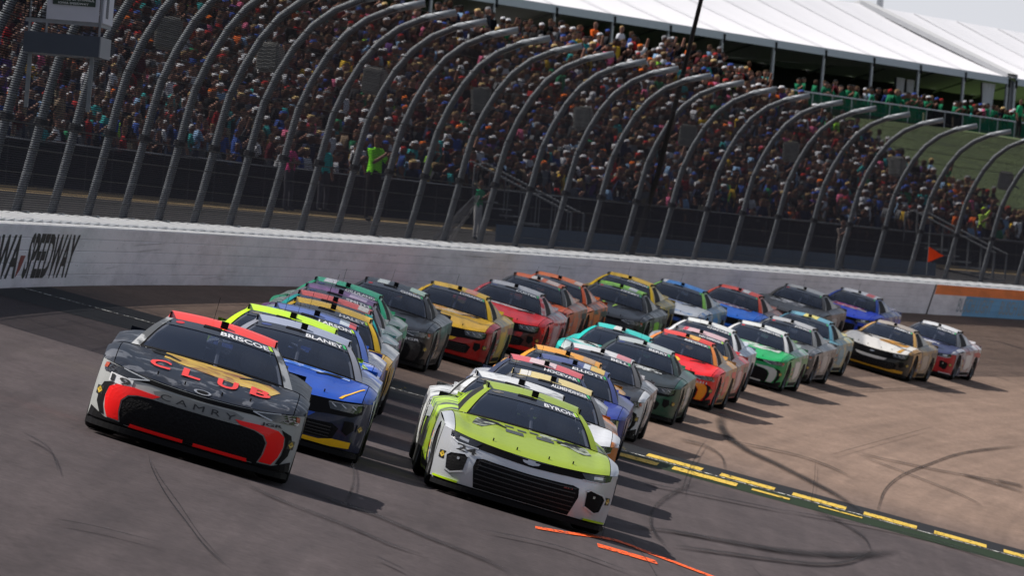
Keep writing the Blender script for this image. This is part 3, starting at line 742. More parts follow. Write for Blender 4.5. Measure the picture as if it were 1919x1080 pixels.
# terrace railing with green windscreen
M_GWIND = netmat('green_windscreen', (.02, .11, .06), .05, .05, .3, .3, base=.40)
tr_ = empty('terrace_railing', P(-42, 240, 8.05)); tag(tr_, 'railing hung with green mesh along the terrace in front of the tent', 'railing')
def Rl(s, z): return A0 + dT*s - nT*3.3 + Vector((0, 0, z)) - tr_.location
for i in range(34):
    s = -6 + i*3.0
    mb = MB(); mb.tube([Rl(s, 8.0), Rl(s, 9.1)], .03, 6); mb.build('post', M_TPOST, tr_)
    m = uvmesh('mesh_panel', [Rl(s+.03, 8.1), Rl(s+2.97, 8.1), Rl(s+2.97, 9.05), Rl(s+.03, 9.05)], [(0, 1, 2, 3)], [(0, 0), (3, 0), (3, 1), (0, 1)])
    obj('mesh_panel', m, M_WIND if i in (17, 18) else M_GWIND, tr_)
mb = MB(); mb.tube([Rl(-6, 9.1), Rl(96, 9.1)], .035, 6); mb.build('top_rail', M_TPOST, tr_)
# two equipment masts standing behind the tent ridge
for k, (xx, yy, lab) in enumerate(((15.9, 462, 'dark mast top with angled fittings showing above the tent ridge'), (18.9, 470, 'square grey mast top showing above the tent ridge at the frame top'))):
    e = empty('equipment_mast', (xx, yy, 8.0)); tag(e, lab, 'mast', 'masts behind the tent')
    mb = MB(); mb.tube([(0, 0, 0), (0, 0, 7.0), (0, 0, 9.0)], [.2, .18, .18], 6); mb.build('shaft', M_TPOST, e)
    mb = MB(); mb.box(-.18, .18, -.16, .16, 6.9, 8.2)
    if k == 0: mb.box(-.8, -.15, -.1, .1, 7.2, 7.5)
    mb.build('housing', M_TRAY if k == 0 else M_TPOST, e)

# ------------------------------------------------------------------ people
def skel(pose):
    J = {}; sit = pose in ('sit', 'sit_lean', 'sit_phone')
    lean = .16 if pose == 'sit_lean' else (.05 if sit else .02)
    pz = .52 if sit else .95
    J['pel'] = ((0, 0, pz), (.13, .165)); J['wai'] = ((lean*.4, 0, pz+.18), (.115, .15)); J['che'] = ((lean*.8, 0, pz+.37), (.125, .175))
    J['nec'] = ((lean, 0, pz+.52), (.055, .055)); J['hd0'] = ((lean+.025, 0, pz+.61), (.088, .078)); J['hd1'] = ((lean+.02, 0, pz+.71), (.105, .088)); J['hd2'] = ((lean+.0, 0, pz+.785), (.07, .06))
    E = [('pel', 'wai', 0), ('wai', 'che', 0), ('che', 'nec', 0), ('nec', 'hd0', 1), ('hd0', 'hd1', 1), ('hd1', 'hd2', 3)]
    for s, n in ((1, 'l'), (-1, 'r')):
        sh = Vector((lean*.9, .185*s, pz+.455))
        J['sh'+n] = (sh, (.07, .07))
        if pose in ('up', 'cheer') and (s == 1 or pose == 'cheer'):
            el = sh + Vector((.10, .14*s, .22)); wr = el + Vector((.06, -.02*s, .25)); ha = wr + Vector((.02, 0, .10))
        elif pose in ('clap', 'phone', 'sit_phone') or (pose == 'up' and s == -1):
            el = sh + Vector((.12, .04*s, -.24)); wr = el + Vector((.17, -.11*s, .15)); ha = wr + Vector((.04, -.04*s, .07))
        elif pose in ('sit', 'sit_lean'):
            el = sh + Vector((.06, .06*s, -.27)); wr = el + Vector((.22, -.05*s, -.06)); ha = wr + Vector((.08, -.03*s, -.02))
        elif pose == 'cross':
            el = sh + Vector((.08, .08*s, -.26)); wr = el + Vector((.13, -.24*s, .06)); ha = wr + Vector((-.01, -.09*s, .03))
        else:
            el = sh + Vector((-.02, .08*s, -.28)); wr = el + Vector((.06, .02*s, -.25)); ha = wr + Vector((.03, -.01*s, -.10))
        J['el'+n] = (el, (.048, .048)); J['wr'+n] = (wr, (.036, .036)); J['ha'+n] = (ha, (.042, .03))
        E += [('che', 'sh'+n, 0), ('sh'+n, 'el'+n, 0), ('el'+n, 'wr'+n, 1), ('wr'+n, 'ha'+n, 1)]
        if sit:
            hip = Vector((.06, .10*s, pz-.02)); kn = Vector((.46, .13*s, .50)); an = Vector((.44, .13*s, .09)); to = Vector((.58, .14*s, .045))
        else:
            w = .02 if s == 1 else -.02
            hip = Vector((0, .095*s, .86)); kn = Vector((.03+w, .11*s, .48)); an = Vector((w, .115*s, .09)); to = Vector((.14+w, .13*s, .045))
        J['hi'+n] = (hip, (.10, .10)); J['kn'+n] = (kn, (.068, .068)); J['an'+n] = (an, (.045, .045)); J['to'+n] = (to, (.045, .04))
        E += [('pel', 'hi'+n, 2), ('hi'+n, 'kn'+n, 2), ('kn'+n, 'an'+n, 2 if not sit else 1), ('an'+n, 'to'+n, 4)]
    return J, E
def person_mesh(pose, sub):
    J, E = skel(pose); names = list(J); ix = {n: i for i, n in enumerate(names)}
    me = bpy.data.meshes.new('person_src'); me.from_pydata([tuple(J[n][0]) for n in names], [(ix[a], ix[b]) for a, b, _ in E], [])
    o = bpy.data.objects.new('person_src', me); COL.objects.link(o)
    sk = o.modifiers.new('skin', 'SKIN'); sk.use_smooth_shade = True; sk.branch_smoothing = .3
    for n in names:
        d = me.skin_vertices[0].data[ix[n]]; d.radius = J[n][1]; d.use_root = (n == 'pel')
    if sub: ss = o.modifiers.new('sub', 'SUBSURF'); ss.levels = sub; ss.render_levels = sub
    dg = bpy.context.evaluated_depsgraph_get(); dg.update()
    out = bpy.data.meshes.new_from_object(o.evaluated_get(dg)); bpy.data.objects.remove(o); bpy.data.meshes.remove(me)
    segs = [(Vector(J[a][0]), Vector(J[b][0]), r) for a, b, r in E]
    hz = J['hd1'][0][2]; hx = J['hd1'][0][0]
    reg = []
    for p in out.polygons:
        c = p.center; best = 9; br = 0
        for a, b, r in segs:
            ab = b-a; t = max(0, min(1, (c-a).dot(ab)/ab.length_squared)); d = (c-(a+ab*t)).length
            if d < best: best = d; br = r
        if br in (1, 3) and c.z > hz-.16 and abs(c.y) < .13 and abs(c.x-hx) < .2:
            br = 3 if (c.z > hz+.035 or (c.x < hx-.03 and c.z > hz-.07)) else 1
        reg.append(br)
    return out, reg
CAPB = None
SHIRT = [('black', (.008, .008, .010), 26), ('navy', (.012, .017, .045), 18), ('charcoal', (.026, .027, .032), 14), ('grey', (.13, .135, .15), 9), ('white', (.50, .51, .56), 11),
         ('red', (.26, .016, .018), 6), ('maroon', (.075, .010, .016), 6), ('blue', (.030, .065, .25), 8), ('light blue', (.20, .32, .50), 5), ('orange', (.50, .10, .02), 2),
         ('green', (.02, .17, .08), 3), ('yellow', (.50, .32, .03), 2), ('pink', (.52, .12, .22), 3), ('teal', (.03, .26, .27), 3), ('tan', (.22, .16, .11), 3), ('purple', (.09, .04, .16), 2), ('lime', (.27, .58, .05), 1)]
HAIR = [('brown hair', (.045, .026, .014), 18), ('black hair', (.010, .009, .009), 14), ('fair hair', (.17, .115, .06), 6), ('white cap', (.50, .50, .53), 12), ('black cap', (.012, .012, .014), 16),
        ('red cap', (.28, .02, .02), 4), ('blue cap', (.03, .06, .24), 6), ('grey cap', (.18, .18, .19), 6), ('straw hat', (.42, .30, .14), 3), ('orange cap', (.6, .13, .02), 1.5)]
PANTS = [(.02, .025, .05), (.03, .045, .09), (.012, .012, .014), (.16, .13, .09), (.10, .10, .11), (.30, .26, .19)]
SKIN = [(.20, .105, .080), (.165, .085, .064), (.14, .070, .052), (.25, .14, .108), (.07, .036, .026)]
def wpick(L): return R.choices(L, weights=[x[2] for x in L])[0]
PM = {}
def pmat(kind, col):
    key = (kind, tuple(col))
    if key not in PM: PM[key] = simple('%s_%d' % (kind, len(PM)), col, .85 if kind != 'skin' else .55, var=.18, scale=9)
    return PM[key]
# project to photo pixels, used only to leave out spectators that are out of frame
def pix(p):
    z = p.z - CAM_H; yy = p.y*math.cos(PITCH)+z*math.sin(PITCH); zz = -p.y*math.sin(PITCH)+z*math.cos(PITCH)
    u_ = 16000*p.x/yy; v_ = -16000*zz/yy
    return 959.5+u_*math.cos(ROLL)-v_*math.sin(ROLL), 540+u_*math.sin(ROLL)+v_*math.cos(ROLL)
POSES = ['stand', 'clap', 'up', 'phone', 'cross', 'cheer', 'sit', 'sit_lean', 'sit_phone']
PW = [26, 9, 1.5, 7, 12, .6, 18, 13, 7]
HI = {}; LO = {}
for ps in POSES:
    m, reg = person_mesh(ps, 1); m.name = 'person_'+ps
    for i in range(5): m.materials.append(pmat('cloth', SHIRT[0][1]))
    m.polygons.foreach_set('material_index', reg); m.polygons.foreach_set('use_smooth', [True]*len(m.polygons)); HI[ps] = m
    m2, reg2 = person_mesh(ps, 0); nv = len(m2.vertices); co = np.zeros(nv*3); m2.vertices.foreach_get('co', co)
    tri = [(tuple(p.vertices), reg2[p.index]) for p in m2.polygons]
    quads = np.array([t_[0] for t_ in tri if len(t_[0]) == 4], dtype=np.int32); qr = np.array([t_[1] for t_ in tri if len(t_[0]) == 4])
    LO[ps] = (co.reshape(-1, 3), quads, qr); bpy.data.meshes.remove(m2)
# seats
spots = []
for i in range(NROW):
    a = 44.0 + R.uniform(0, .4)
    while a < a_end(i) - .5:
        a += R.uniform(.50, .66)
        if R.random() < .09: a += R.uniform(.5, 1.6)
        aisle = (a - 50.0) % 26.0
        if aisle < 1.1: continue
        p = P(row_o(i) - .05 + R.uniform(-.06, .06), a, row_z(i) + .002)
        x, y = pix(p + Vector((0, 0, 1.2)))
        if -25 < x < 1945 and y > -70: spots.append((p, a, i, R.choices(POSES, PW)[0], x))
# second standing row behind the top bench and loose people along the terrace rail
for k in range(34):
    a = R.uniform(150, 222); p = P(-26.1 - abs(R.gauss(0, .5)), a, 7.75); x, y = pix(p + Vector((0, 0, 1.5)))
    if 600 < x < 1500: spots.append((p, a, NROW, R.choices(POSES[:6], PW[:6])[0], x))
GREEN = []
for k in range(120):
    s = R.uniform(28, 84); p = A0 + dT*s - nT*(2.9 - abs(R.gauss(0, .9))) + Vector((0, 0, 8.052)); x, y = pix(p + Vector((0, 0, 1.5)))
    if 1380 < x < 1930: GREEN.append((p, 240, NROW+1, R.choices(['stand', 'clap', 'phone', 'cross'], [4, 3, 3, 3])[0], x))
spots_sorted = sorted(spots, key=lambda s: s[0].length)
near = spots_sorted[:290]; far = spots_sorted[290:] + GREEN
rank = {}
for s in sorted(near, key=lambda s: s[4]): rank[id(s)] = sum(1 for q in near if q[2] == s[2] and q[4] < s[4])
def place_person(p, face, pose, sh, ha, pa, sk, label, scale=1.0, group='spectators in the grandstand', up=Vector((0, 0, 1))):
    o = obj('person', HI[pose]); o.location = p
    fx = face.normalized(); fy = up.cross(fx)
    o.rotation_euler = Matrix((fx, fy, up)).transposed().to_euler(); o.scale = (scale,)*3
    for i, m in enumerate((pmat('cloth', sh), pmat('skin', sk), pmat('cloth', pa), pmat('hair', ha), pmat('shoe', (.03, .03, .03)))):
        o.material_slots[i].link = 'OBJECT'; o.material_slots[i].material = m
    return tag(o, label, 'person', group)
for s in near:
    p, a, i, pose, x = s; t, inn, u = frame(a); an = R.uniform(-.5, .5)
    face = inn*math.cos(an) - t*math.sin(an)
    sh = wpick(SHIRT); ha = wpick(HAIR)
    seat = 'seated' if pose.startswith('sit') else 'standing'
    place_person(p, face, pose, sh[1], ha[1], R.choice(PANTS), R.choice(SKIN), '%s spectator in %s top, %s, %s row up, %s from the left edge' % (seat, sh[0], ha[0], ordn(i), ordn(rank[id(s)])), R.uniform(.93, 1.06))
# the rest of the crowd: one mesh, its colours stored per face
V = []; Q = []; C = []; base = 0
for (p, a, i, pose, x) in far:
    co, quads, qr = LO[pose]; t, inn, u = frame(a); an = R.uniform(-.6, .6); face = inn*math.cos(an) - t*math.sin(an); fy = u.cross(face); sc = R.uniform(.93, 1.06)
    Mx = np.array([[face.x, fy.x, 0], [face.y, fy.y, 0], [0, 0, 1]])*sc
    V.append(co @ Mx.T + np.array(p)); Q.append(quads + base); base += len(co)
    sh = wpick(SHIRT)[1]
    if i == NROW+1 and R.random() < .78: sh = R.choice([(.012, .17, .080), (.010, .13, .065), (.014, .20, .10)])
    sh = tuple(.8*q for q in sh); pal = np.array([sh, R.choice(SKIN), R.choice(PANTS), wpick(HAIR)[1], (.03, .03, .03)]); C.append(pal[qr])
V = np.concatenate(V); Q = np.concatenate(Q); C = np.concatenate(C)
cm = bpy.data.meshes.new('crowd'); cm.vertices.add(len(V)); cm.vertices.foreach_set('co', V.astype(np.float32).ravel())
cm.loops.add(Q.size); cm.loops.foreach_set('vertex_index', Q.ravel().astype(np.int32)); cm.polygons.add(len(Q))
cm.polygons.foreach_set('loop_start', np.arange(0, Q.size, 4, dtype=np.int32))
try: cm.polygons.foreach_set('loop_total', np.full(len(Q), 4, dtype=np.int32))
except Exception: pass
at = cm.attributes.new('cloth_colour', 'FLOAT_COLOR', 'FACE'); at.data.foreach_set('color', np.concatenate([C, np.ones((len(C), 1))], 1).astype(np.float32).ravel())
cm.polygons.foreach_set('use_smooth', [True]*len(Q)); cm.update(calc_edges=True); cm.validate()
m, nt, b = new_mat('crowd_clothes'); an_ = N(nt, 'ShaderNodeAttribute'); an_.attribute_name = 'cloth_colour'
nt.links.new(an_.outputs['Color'], b.inputs['Base Color']); b.inputs['Roughness'].default_value = .85; b.inputs['Specular IOR Level'].default_value = .1
crowd = obj('crowd', cm, m); tag(crowd, 'dense crowd of further spectators filling the grandstand and terrace', 'crowd', kind='stuff')

# people who stand out
def out_person(px_o, a, z, pose, shirt, hair, pants, label, facing=0.0, sc=1.0, tilt=None, free=None):
    t, inn, u = frame(a); p = free if free is not None else P(px_o, a, z)
    face = inn*math.cos(facing) - t*math.sin(facing)
    return place_person(p, face, pose, shirt, hair, pants, SKIN[0], label, sc, 'people who stand out from the crowd')
LIME = (.22, .75, .03)
out_person(-1.75, 87.2, 1.40, 'clap', LIME, (.03, .02, .015), (.012, .012, .014), 'person in a bright lime shirt and black shorts behind the fence, left of centre', .5, 1.16)
out_person(-5.2, 100.5, 1.55, 'stand', (.02, .36, .36), (.30, .2, .1), (.05, .05, .06), 'person in a teal shirt left of the lime shirt behind the fence', .4)
out_person(-5.4, 97.0, 1.50, 'cross', (.55, .06, .20), (.2, .12, .06), (.05, .05, .06), 'person in a pink top two places left of the lime shirt', .2)
out_person(-8.0, 134.5, 1.15, 'phone', (.015, .25, .12), (.06, .04, .03), (.45, .45, .46), 'person in a green shirt behind the bundled net', .1)
out_person(-12.9, 217.9, 2.1, 'up', (.42, .62, .10), (.45, .75, .02), (.05, .05, .06), 'person in a lime vest and lime cap waving at the right end of the grandstand', .3, 1.05)
out_person(-26.0, 209.5, 7.75, 'cross', (.75, .12, .015), (.10, .06, .04), (.05, .05, .06), 'person in an orange shirt standing at the top of the grandstand below the tent', .2, 1.08)
out_person(-25.9, 212.2, 7.75, 'stand', (.55, .57, .62), (.36, .25, .10), (.1, .1, .12), 'person in a pale shirt just right of the orange shirt at the top row', .2, 1.08)
out_person(-43, 299.2, 8.05, 'stand', (.015, .26, .11), (.05, .03, .02), (.02, .02, .02), 'large person in a green shirt at the right edge below the tent', .0, 1.12)
out_person(-7.0, 178.5, 1.15, 'phone', (.16, .13, .12), (.06, .04, .03), (.1, .1, .1), 'person crouched at a camera on the concourse between fence posts, right of centre', .6, .95)

# ------------------------------------------------------------------ stock cars (x forward, y left, z up, origin on the ground)
def pchip(xs, ys):
    xs = np.array(xs, float); ys = np.array(ys, float); h = np.diff(xs); d = np.diff(ys)/h; m = np.zeros(len(xs))
    for i in range(1, len(xs)-1):
        if d[i-1]*d[i] > 0: w1 = 2*h[i]+h[i-1]; w2 = h[i]+2*h[i-1]; m[i] = (w1+w2)/(w1/d[i-1]+w2/d[i])
    m[0] = d[0] if xs[0] != 0 else 0; m[-1] = d[-1]
    def f(x):
        x = max(xs[0], min(xs[-1], x)); i = min(len(h)-1, max(0, int(np.searchsorted(xs, x))-1)); t = (x-xs[i])/h[i]
        return (ys[i]*(1+2*t)*(1-t)**2 + h[i]*m[i]*t*(1-t)**2 + ys[i+1]*t*t*(3-2*t) + h[i]*m[i+1]*t*t*(t-1))
    return f
EX = pchip([0, .3, .6, .8, .92, .985], [2.42, 2.405, 2.345, 2.24, 2.08, 1.86]); EZ = pchip([0, .3, .6, .8, .92, .985], [.645, .652, .672, .695, .712, .722])
def KX(y): return .75 - .22*(y/.8)**2
def KZ(y): return .885 - .03*(min(abs(y), .8)/.8)**2 - .06*(max(0, abs(y)-.8)/.185)**2
def S_top(y, xi):   # hood and fender tops: y signed, xi 0 at the nose lip, 1 at the cowl
    b = abs(y); x = EX(b)*(1-xi) + KX(b)*xi; s = math.sin(math.pi*min(1, xi*.98+.02))
    z = EZ(b)*(1-xi) + KZ(b)*xi + .030*s*(1-.3*(b/.985)**2)
    fc = (b-.72)/.265
    if fc > 0: z += .030*math.sin(math.pi*min(1, fc*.85))*s
    z += .010*math.exp(-((b-.42)/.07)**2)*s
    nose = max(0, 1-xi/.12); z -= .030*nose**2
    return Vector((x, math.copysign(b+.012*s*(b/.985)**6, y), z))
def S_nose(y, t):   # bumper face: t 0 at the hood lip, 1 at the splitter
    b = abs(y); w = 1-(b/.985)**4; z0 = EZ(b)-.030
    x = EX(b) + w*(.055*math.sin(math.pi*min(1, t*.9)) + .012*t)
    return Vector((x, y*(1+.010*math.sin(math.pi*t)), z0 + (.145-z0)*t))
ZTOP = pchip([-2.35, -1.4, -.4, .42, 1.86], [.890, .872, .832, .80, .722])
def S_side(x, q, sgn):
    z0 = ZTOP(x); y = .985 + .020*math.sin(math.pi*q) - .045*q**3
    if x < -1.8: y -= .10*((-1.8-x)/.55)**2
    if .42 < x < 1.86: y += .012*math.sin(math.pi*(x-.42)/1.44)*(1-q)
    return Vector((x, sgn*y, z0 + (.115-z0)*q))
def S_shield(u, v):
    bt = Vector((.75-.22*u*u, .80*u, .885-.03*u*u)); tp = Vector((-.02-.06*u*u, .545*u, 1.215-.035*u*u))
    p = bt*(1-v) + tp*v; k = .035*math.sin(math.pi*v); return p + Vector((k*.5, 0, k))
def S_roof(u, v):
    x = (-.02-.06*u*u)*(1-v) + (-1.03-.02*u*u)*v; z = 1.215 + .078*math.sin(math.pi*min(1, v*.8+.02)) - .015*v - .035*u*u
    return Vector((x, .545*u*(1-.04*v), z))
def S_gside(p, q, sgn):
    b = Vector((.53-2.28*p, .80-.08*p, .855+.095*p)); r = Vector((-.08-.97*p, .545-.022*p, 1.18+.035*math.sin(math.pi*p)-.015*p))
    c = b*(1-q) + r*q; c.y += .025*math.sin(math.pi*q); c.y *= sgn; return c
def S_shoulder(x, w, sgn):
    p = (.53-x)/2.28; yi = .80-.08*min(1, max(0, p)); zi = .855+.095*min(1, max(0, p)); o = S_side(x, 0, sgn); 
    y = yi + (abs(o.y)-yi)*w; z = zi*(1-w) + o.z*w + .018*math.sin(math.pi*w)
    return Vector((x, sgn*y, z))
def S_deck(y, v):
    x = -1.72 - .66*v - .04*(1-(y/.72)**2)*(1-v); return Vector((x, y, .95+.012*v+.015*math.cos(y*1.6)))
def S_rglass(u, v):
    b = Vector((-1.76+.02*u*u, .72*u, .955)); t = Vector((-1.05-.02*u*u, .522*u, 1.168-.028*u*u)); return b*(1-v) + t*v + Vector((0, 0, .02*math.sin(math.pi*v)))
def grid(F, u0, u1, nu, v0, v1, nv):
    v = []; f = []
    for i in range(nu+1):
        for j in range(nv+1): v.append(F(u0+(u1-u0)*i/nu, v0+(v1-v0)*j/nv))
    for i in range(nu):
        for j in range(nv): k = i*(nv+1)+j; f.append((k, k+1, k+nv+2, k+nv+1))
    return v, f
def gmesh(name, *parts):
    V = []; F = []
    for v, f in parts:
        b = len(V); V += v; F += [tuple(b+i for i in q) for q in f]
    m = mesh(name, V, F, True)
    bm = bmesh.new(); bm.from_mesh(m); bmesh.ops.recalc_face_normals(bm, faces=bm.faces); bm.to_mesh(m); bm.free()
    for p in m.polygons: p.use_smooth = True
    return m
def nrm(F, a, b, out):
    e = 1e-3; p = F(a, b); n = (F(a+e, b)-p).cross(F(a, b+e)-p)
    n = n.normalized() if n.length > 1e-12 else out
    return n if n.dot(out) > 0 else -n
OUTF = Vector((1, 0, .15)); OUTU = Vector((.3, 0, 1))
def decal(name, F, pts, off=.004, out=OUTF, cut=.06, thick=0.0, mirror=False):
    bm = bmesh.new(); bm.faces.new([bm.verts.new((a, b, 0)) for a, b in pts]); bmesh.ops.triangulate(bm, faces=bm.faces)
    for _ in range(5):
        es = [e for e in bm.edges if e.calc_length() > cut]
        if not es: break
        bmesh.ops.subdivide_edges(bm, edges=es, cuts=1); bmesh.ops.triangulate(bm, faces=bm.faces)
    for v in bm.verts:
        a, b = v.co.x, v.co.y; v.co = F(a, b) + nrm(F, a, b, out)*off
    if thick:
        g = bmesh.ops.extrude_face_region(bm, geom=list(bm.faces))
        for v in [x for x in g['geom'] if isinstance(x, bmesh.types.BMVert)]: v.co += Vector((-thick, 0, 0)) if out is OUTF else Vector((0, 0, -thick))
    if mirror:
        for v in bm.verts: v.co.y = -v.co.y
    bmesh.ops.recalc_face_normals(bm, faces=bm.faces)
    m = bpy.data.meshes.new(name); bm.to_mesh(m); bm.free(); return m
def text_on(F, body, a0, a1, b0, b1, off=.006, out=OUTF, bold=.015, cut=.09, shear=0.0):
    m, _ = text_mesh(body, bold, shear)
    def fn(x, y):
        a = a0+(a1-a0)*x; b = b0+(b1-b0)*y; return F(a, b) + nrm(F, a, b, out)*off
    return mapped(m, fn, cut)
def join_meshes(name, ms):
    bm = bmesh.new()
    for m in ms: bm.from_mesh(m); bpy.data.meshes.remove(m)
    r = bpy.data.meshes.new(name); bm.to_mesh(r); bm.free(); return r

# side with wheel arches
WX = (1.36, -1.43); WZ = .345; AR = .378
def side_mesh(name, x0, x1, sgn):
    nx = max(6, int(abs(x1-x0)/.055)); nq = 14
    vs = []; fs = []
    inside = []
    for i in range(nx+1):
        for j in range(nq+1):
            p = S_side(x0+(x1-x0)*i/nx, j/nq, sgn); ins = False
            for wx in WX:
                d = Vector((p.x-wx, 0, p.z-WZ)); L = d.length
                if L < AR and p.z < WZ+AR:
                    ins = True
            inside.append(ins); vs.append(p)
    for i in range(nx):
        for j in range(nq):
            k = i*(nq+1)+j; q = (k, k+1, k+nq+2, k+nq+1)
            if not all(inside[t_] for t_ in q): fs.append(q)
    for k, ins in enumerate(inside):
        if ins:
            p = vs[k]
            for wx in WX:
                dx, dz = p.x-wx, p.z-WZ; L = math.hypot(dx, dz)
                if L < AR and L > 1e-6: p.x = wx+dx/L*AR; p.z = WZ+dz/L*AR
                if p.z < .115: p.z = .115
    used = sorted({i for q in fs for i in q}); mp = {o: n for n, o in enumerate(used)}
    return gmesh(name, ([vs[i] for i in used], [tuple(mp[i] for i in q) for q in fs]))
G = .004
CM = {}
CM['hood'] = gmesh('hood', grid(S_top, -.872, .872, 34, .006, .975, 18))
for s, n in ((1, 'l'), (-1, 'r')):
    CM['fender_'+n] = join_meshes('front_fender', [gmesh('t', grid(S_top, s*(.872+G*2), s*.985, 6, .0, 1.0, 18)), side_mesh('t', 1.86, .44, s)])
    CM['door_'+n] = side_mesh('door', .43, -.78, s); CM['quarter_'+n] = side_mesh('quarter_panel', -.79, -2.34, s)
    CM['pillar_'+n] = gmesh('front_pillar', grid(lambda p, q: S_gside(p, q, s), 0.0, .062, 3, 0, 1, 8), grid(lambda p, q: S_gside(p, q, s), .062, 1.0, 14, .93, 1, 2), grid(lambda u, v: S_shield(s*u, v) + Vector((.004, 0, .009)), .895, 1.0, 3, -.005, 1.0, 10))
    CM['window_'+n] = gmesh('side_window', grid(lambda p, q: S_gside(p, q, s), .065, .55, 8, .02, .93, 6))
    CM['rearpillar_'+n] = gmesh('rear_pillar', grid(lambda p, q: S_gside(p, q, s), .555, 1.0, 8, 0, .93, 6))
    CM['shoulder_'+n] = gmesh('shoulder', grid(lambda x, w: S_shoulder(x, w, s), .44, -2.34, 26, 0, 1, 5))
CM['roof'] = gmesh('roof', grid(S_roof, -1, 1, 18, 0.0, 1, 10)); CM['glass'] = gmesh('windshield', grid(S_shield, -.93, .93, 20, .02, .985, 12))
CM['rglass'] = gmesh('rear_window', grid(S_rglass, -.97, .97, 10, .02, .98, 6)); CM['deck'] = gmesh('deck_lid', grid(S_deck, -.72, .72, 12, 0, 1, 5))
CM['nose'] = gmesh('front_bumper', grid(S_nose, -.985, .985, 44, 0, 1, 12))
rb = MB()
for s in range(12):
    y0 = -.90+.15*s; rb.quad((-2.36-.02, y0, .88), (-2.36-.02, y0+.15, .88), (-2.42, y0+.15, .30), (-2.42, y0, .30)); rb.quad((-2.38, y0, .88), (-2.38, y0+.15, .88), (-2.34, y0+.15, .96), (-2.34, y0, .96))
CM['rear'] = rb.mesh('rear_bumper')
sb = MB()
for s in range(10):
    y0 = -.70+.14*s; sb.quad((-2.34, y0, .96), (-2.34, y0+.14, .96), (-2.42, y0+.14, 1.01), (-2.42, y0, 1.01)); sb.quad((-2.355, y0+.14, .955), (-2.355, y0, .955), (-2.435, y0, 1.005), (-2.435, y0+.14, 1.005))
CM['spoiler'] = sb.mesh('rear_spoiler')
# splitter plate following the nose outline
v = []; f = []; n = 36
for i in range(n+1):
    y = -.96+1.92*i/n; p = S_nose(max(-.985, min(.985, y)), 1.0); d = Vector((1, .35*math.copysign((abs(y)/.96)**3, y), 0)).normalized()
    q = p + d*.055
    for z in (.125, .075): v += [Vector((p.x-.30, y*.96, z)), Vector((q.x, q.y, z))]
for i in range(n):
    b = i*4; c = b+4; f += [(b, b+1, c+1, c), (b+2, c+2, c+3, b+3), (b+1, b+3, c+3, c+1)]
CM['splitter'] = mesh('splitter', v, f)
v = []; f = []
for i in range(n+1):
    y = -.95+1.9*i/n; p = S_nose(y, 1.0); v += [Vector((p.x-.012, y, .165)), Vector((p.x-.02, y, .10))]
for i in range(n): f.append((2*i, 2*i+1, 2*i+3, 2*i+2))
CM['valance'] = mesh('valance', v, f)
# dark inner shell: floor, firewall, wheel housings
mb = MB(); mb.box(-2.3, 1.95, -.60, .60, .13, .30); mb.box(-2.2, .75, -.93, .93, .14, .20); mb.box(-.9, .5, -.93, .93, .2, .75); mb.box(-2.25, -.9, -.6, .6, .3, .85); mb.box(.45, 1.9, -.60, .60, .3, .60)
mb.box(1.75, 1.80, -.93, .93, .14, .62); CM['tub'] = mb.mesh('inner_tub')
mb = MB()
mb.box(.25, .62, -.74, .74, .74, .82); 
for y0 in (.36, -.36): mb.box(-.62, -.50, y0-.23, y0+.23, .7, 1.12); mb.box(-.62, -.30, y0-.24, y0-.19, .7, 1.02); mb.box(-.62, -.30, y0+.19, y0+.24, .7, 1.02)
CM['seat'] = mb.mesh('seat_and_dash')
mb = MB()
for s in (1, -1):
    mb.tube([(.50, .70*s, .84), (.22, .62*s, 1.0), (-.10, .49*s, 1.15), (-.9, .47*s, 1.17), (-1.4, .6*s, .9)], .022, 6); mb.tube([(-.62, .68*s, .8), (-.66, .48*s, 1.16)], .022, 6)
mb.tube([(-.10, -.49, 1.15), (-.10, .49, 1.15)], .022, 6); mb.tube([(-.66, -.48, 1.16), (-.66, .48, 1.16)], .022, 6); mb.tube([(.48, .03, .84), (-.10, .0, 1.15)], .02, 6); mb.tube([(-.66, -.48, 1.13), (-.62, .6, .82)], .02, 6)
CM['cage'] = mb.mesh('roll_cage')
hb = bmesh.new(); bmesh.ops.create_uvsphere(hb, u_segments=14, v_segments=10, radius=.135)
for v_ in hb.verts: v_.co.x *= 1.12; v_.co += Vector((-.42, .36, 1.0))
CM['helmet'] = bpy.data.meshes.new('helmet'); hb.to_mesh(CM['helmet']); hb.free()
# wheels
def lathe(prof, n=28):
    v = []; f = []; m = len(prof)
    for k in range(n):
        a = 2*math.pi*k/n
        for (r_, y) in prof: v.append(Vector((r_*math.cos(a), y, r_*math.sin(a))))
    for k in range(n):
        for j in range(m-1): f.append((k*m+j, k*m+j+1, ((k+1) % n)*m+j+1, ((k+1) % n)*m+j))
    return v, f
v, f = lathe([(.235, -.15), (.30, -.165), (.328, -.150), (.345, -.12), (.345, .12), (.328, .150), (.30, .165), (.235, .15)]); CM['tyre'] = mesh('tyre', v, f, True)
rm = MB(); v, f = lathe([(.236, .15), (.215, .135), (.20, .10), (.19, .02)]); rm.v += v; rm.f += f
for k in range(10):
    a = 2*math.pi*k/10; M = Matrix.Rotation(a, 4, 'Y'); rm.box(.05, .21, .06, .115, -.020, .020, M)
v, f = lathe([(.0, .13), (.045, .13), (.06, .11), (.06, .05)], 12); b = len(rm.v); rm.v += v; rm.f += [tuple(b+i for i in q) for q in f]
CM['rim'] = rm.mesh('rim')
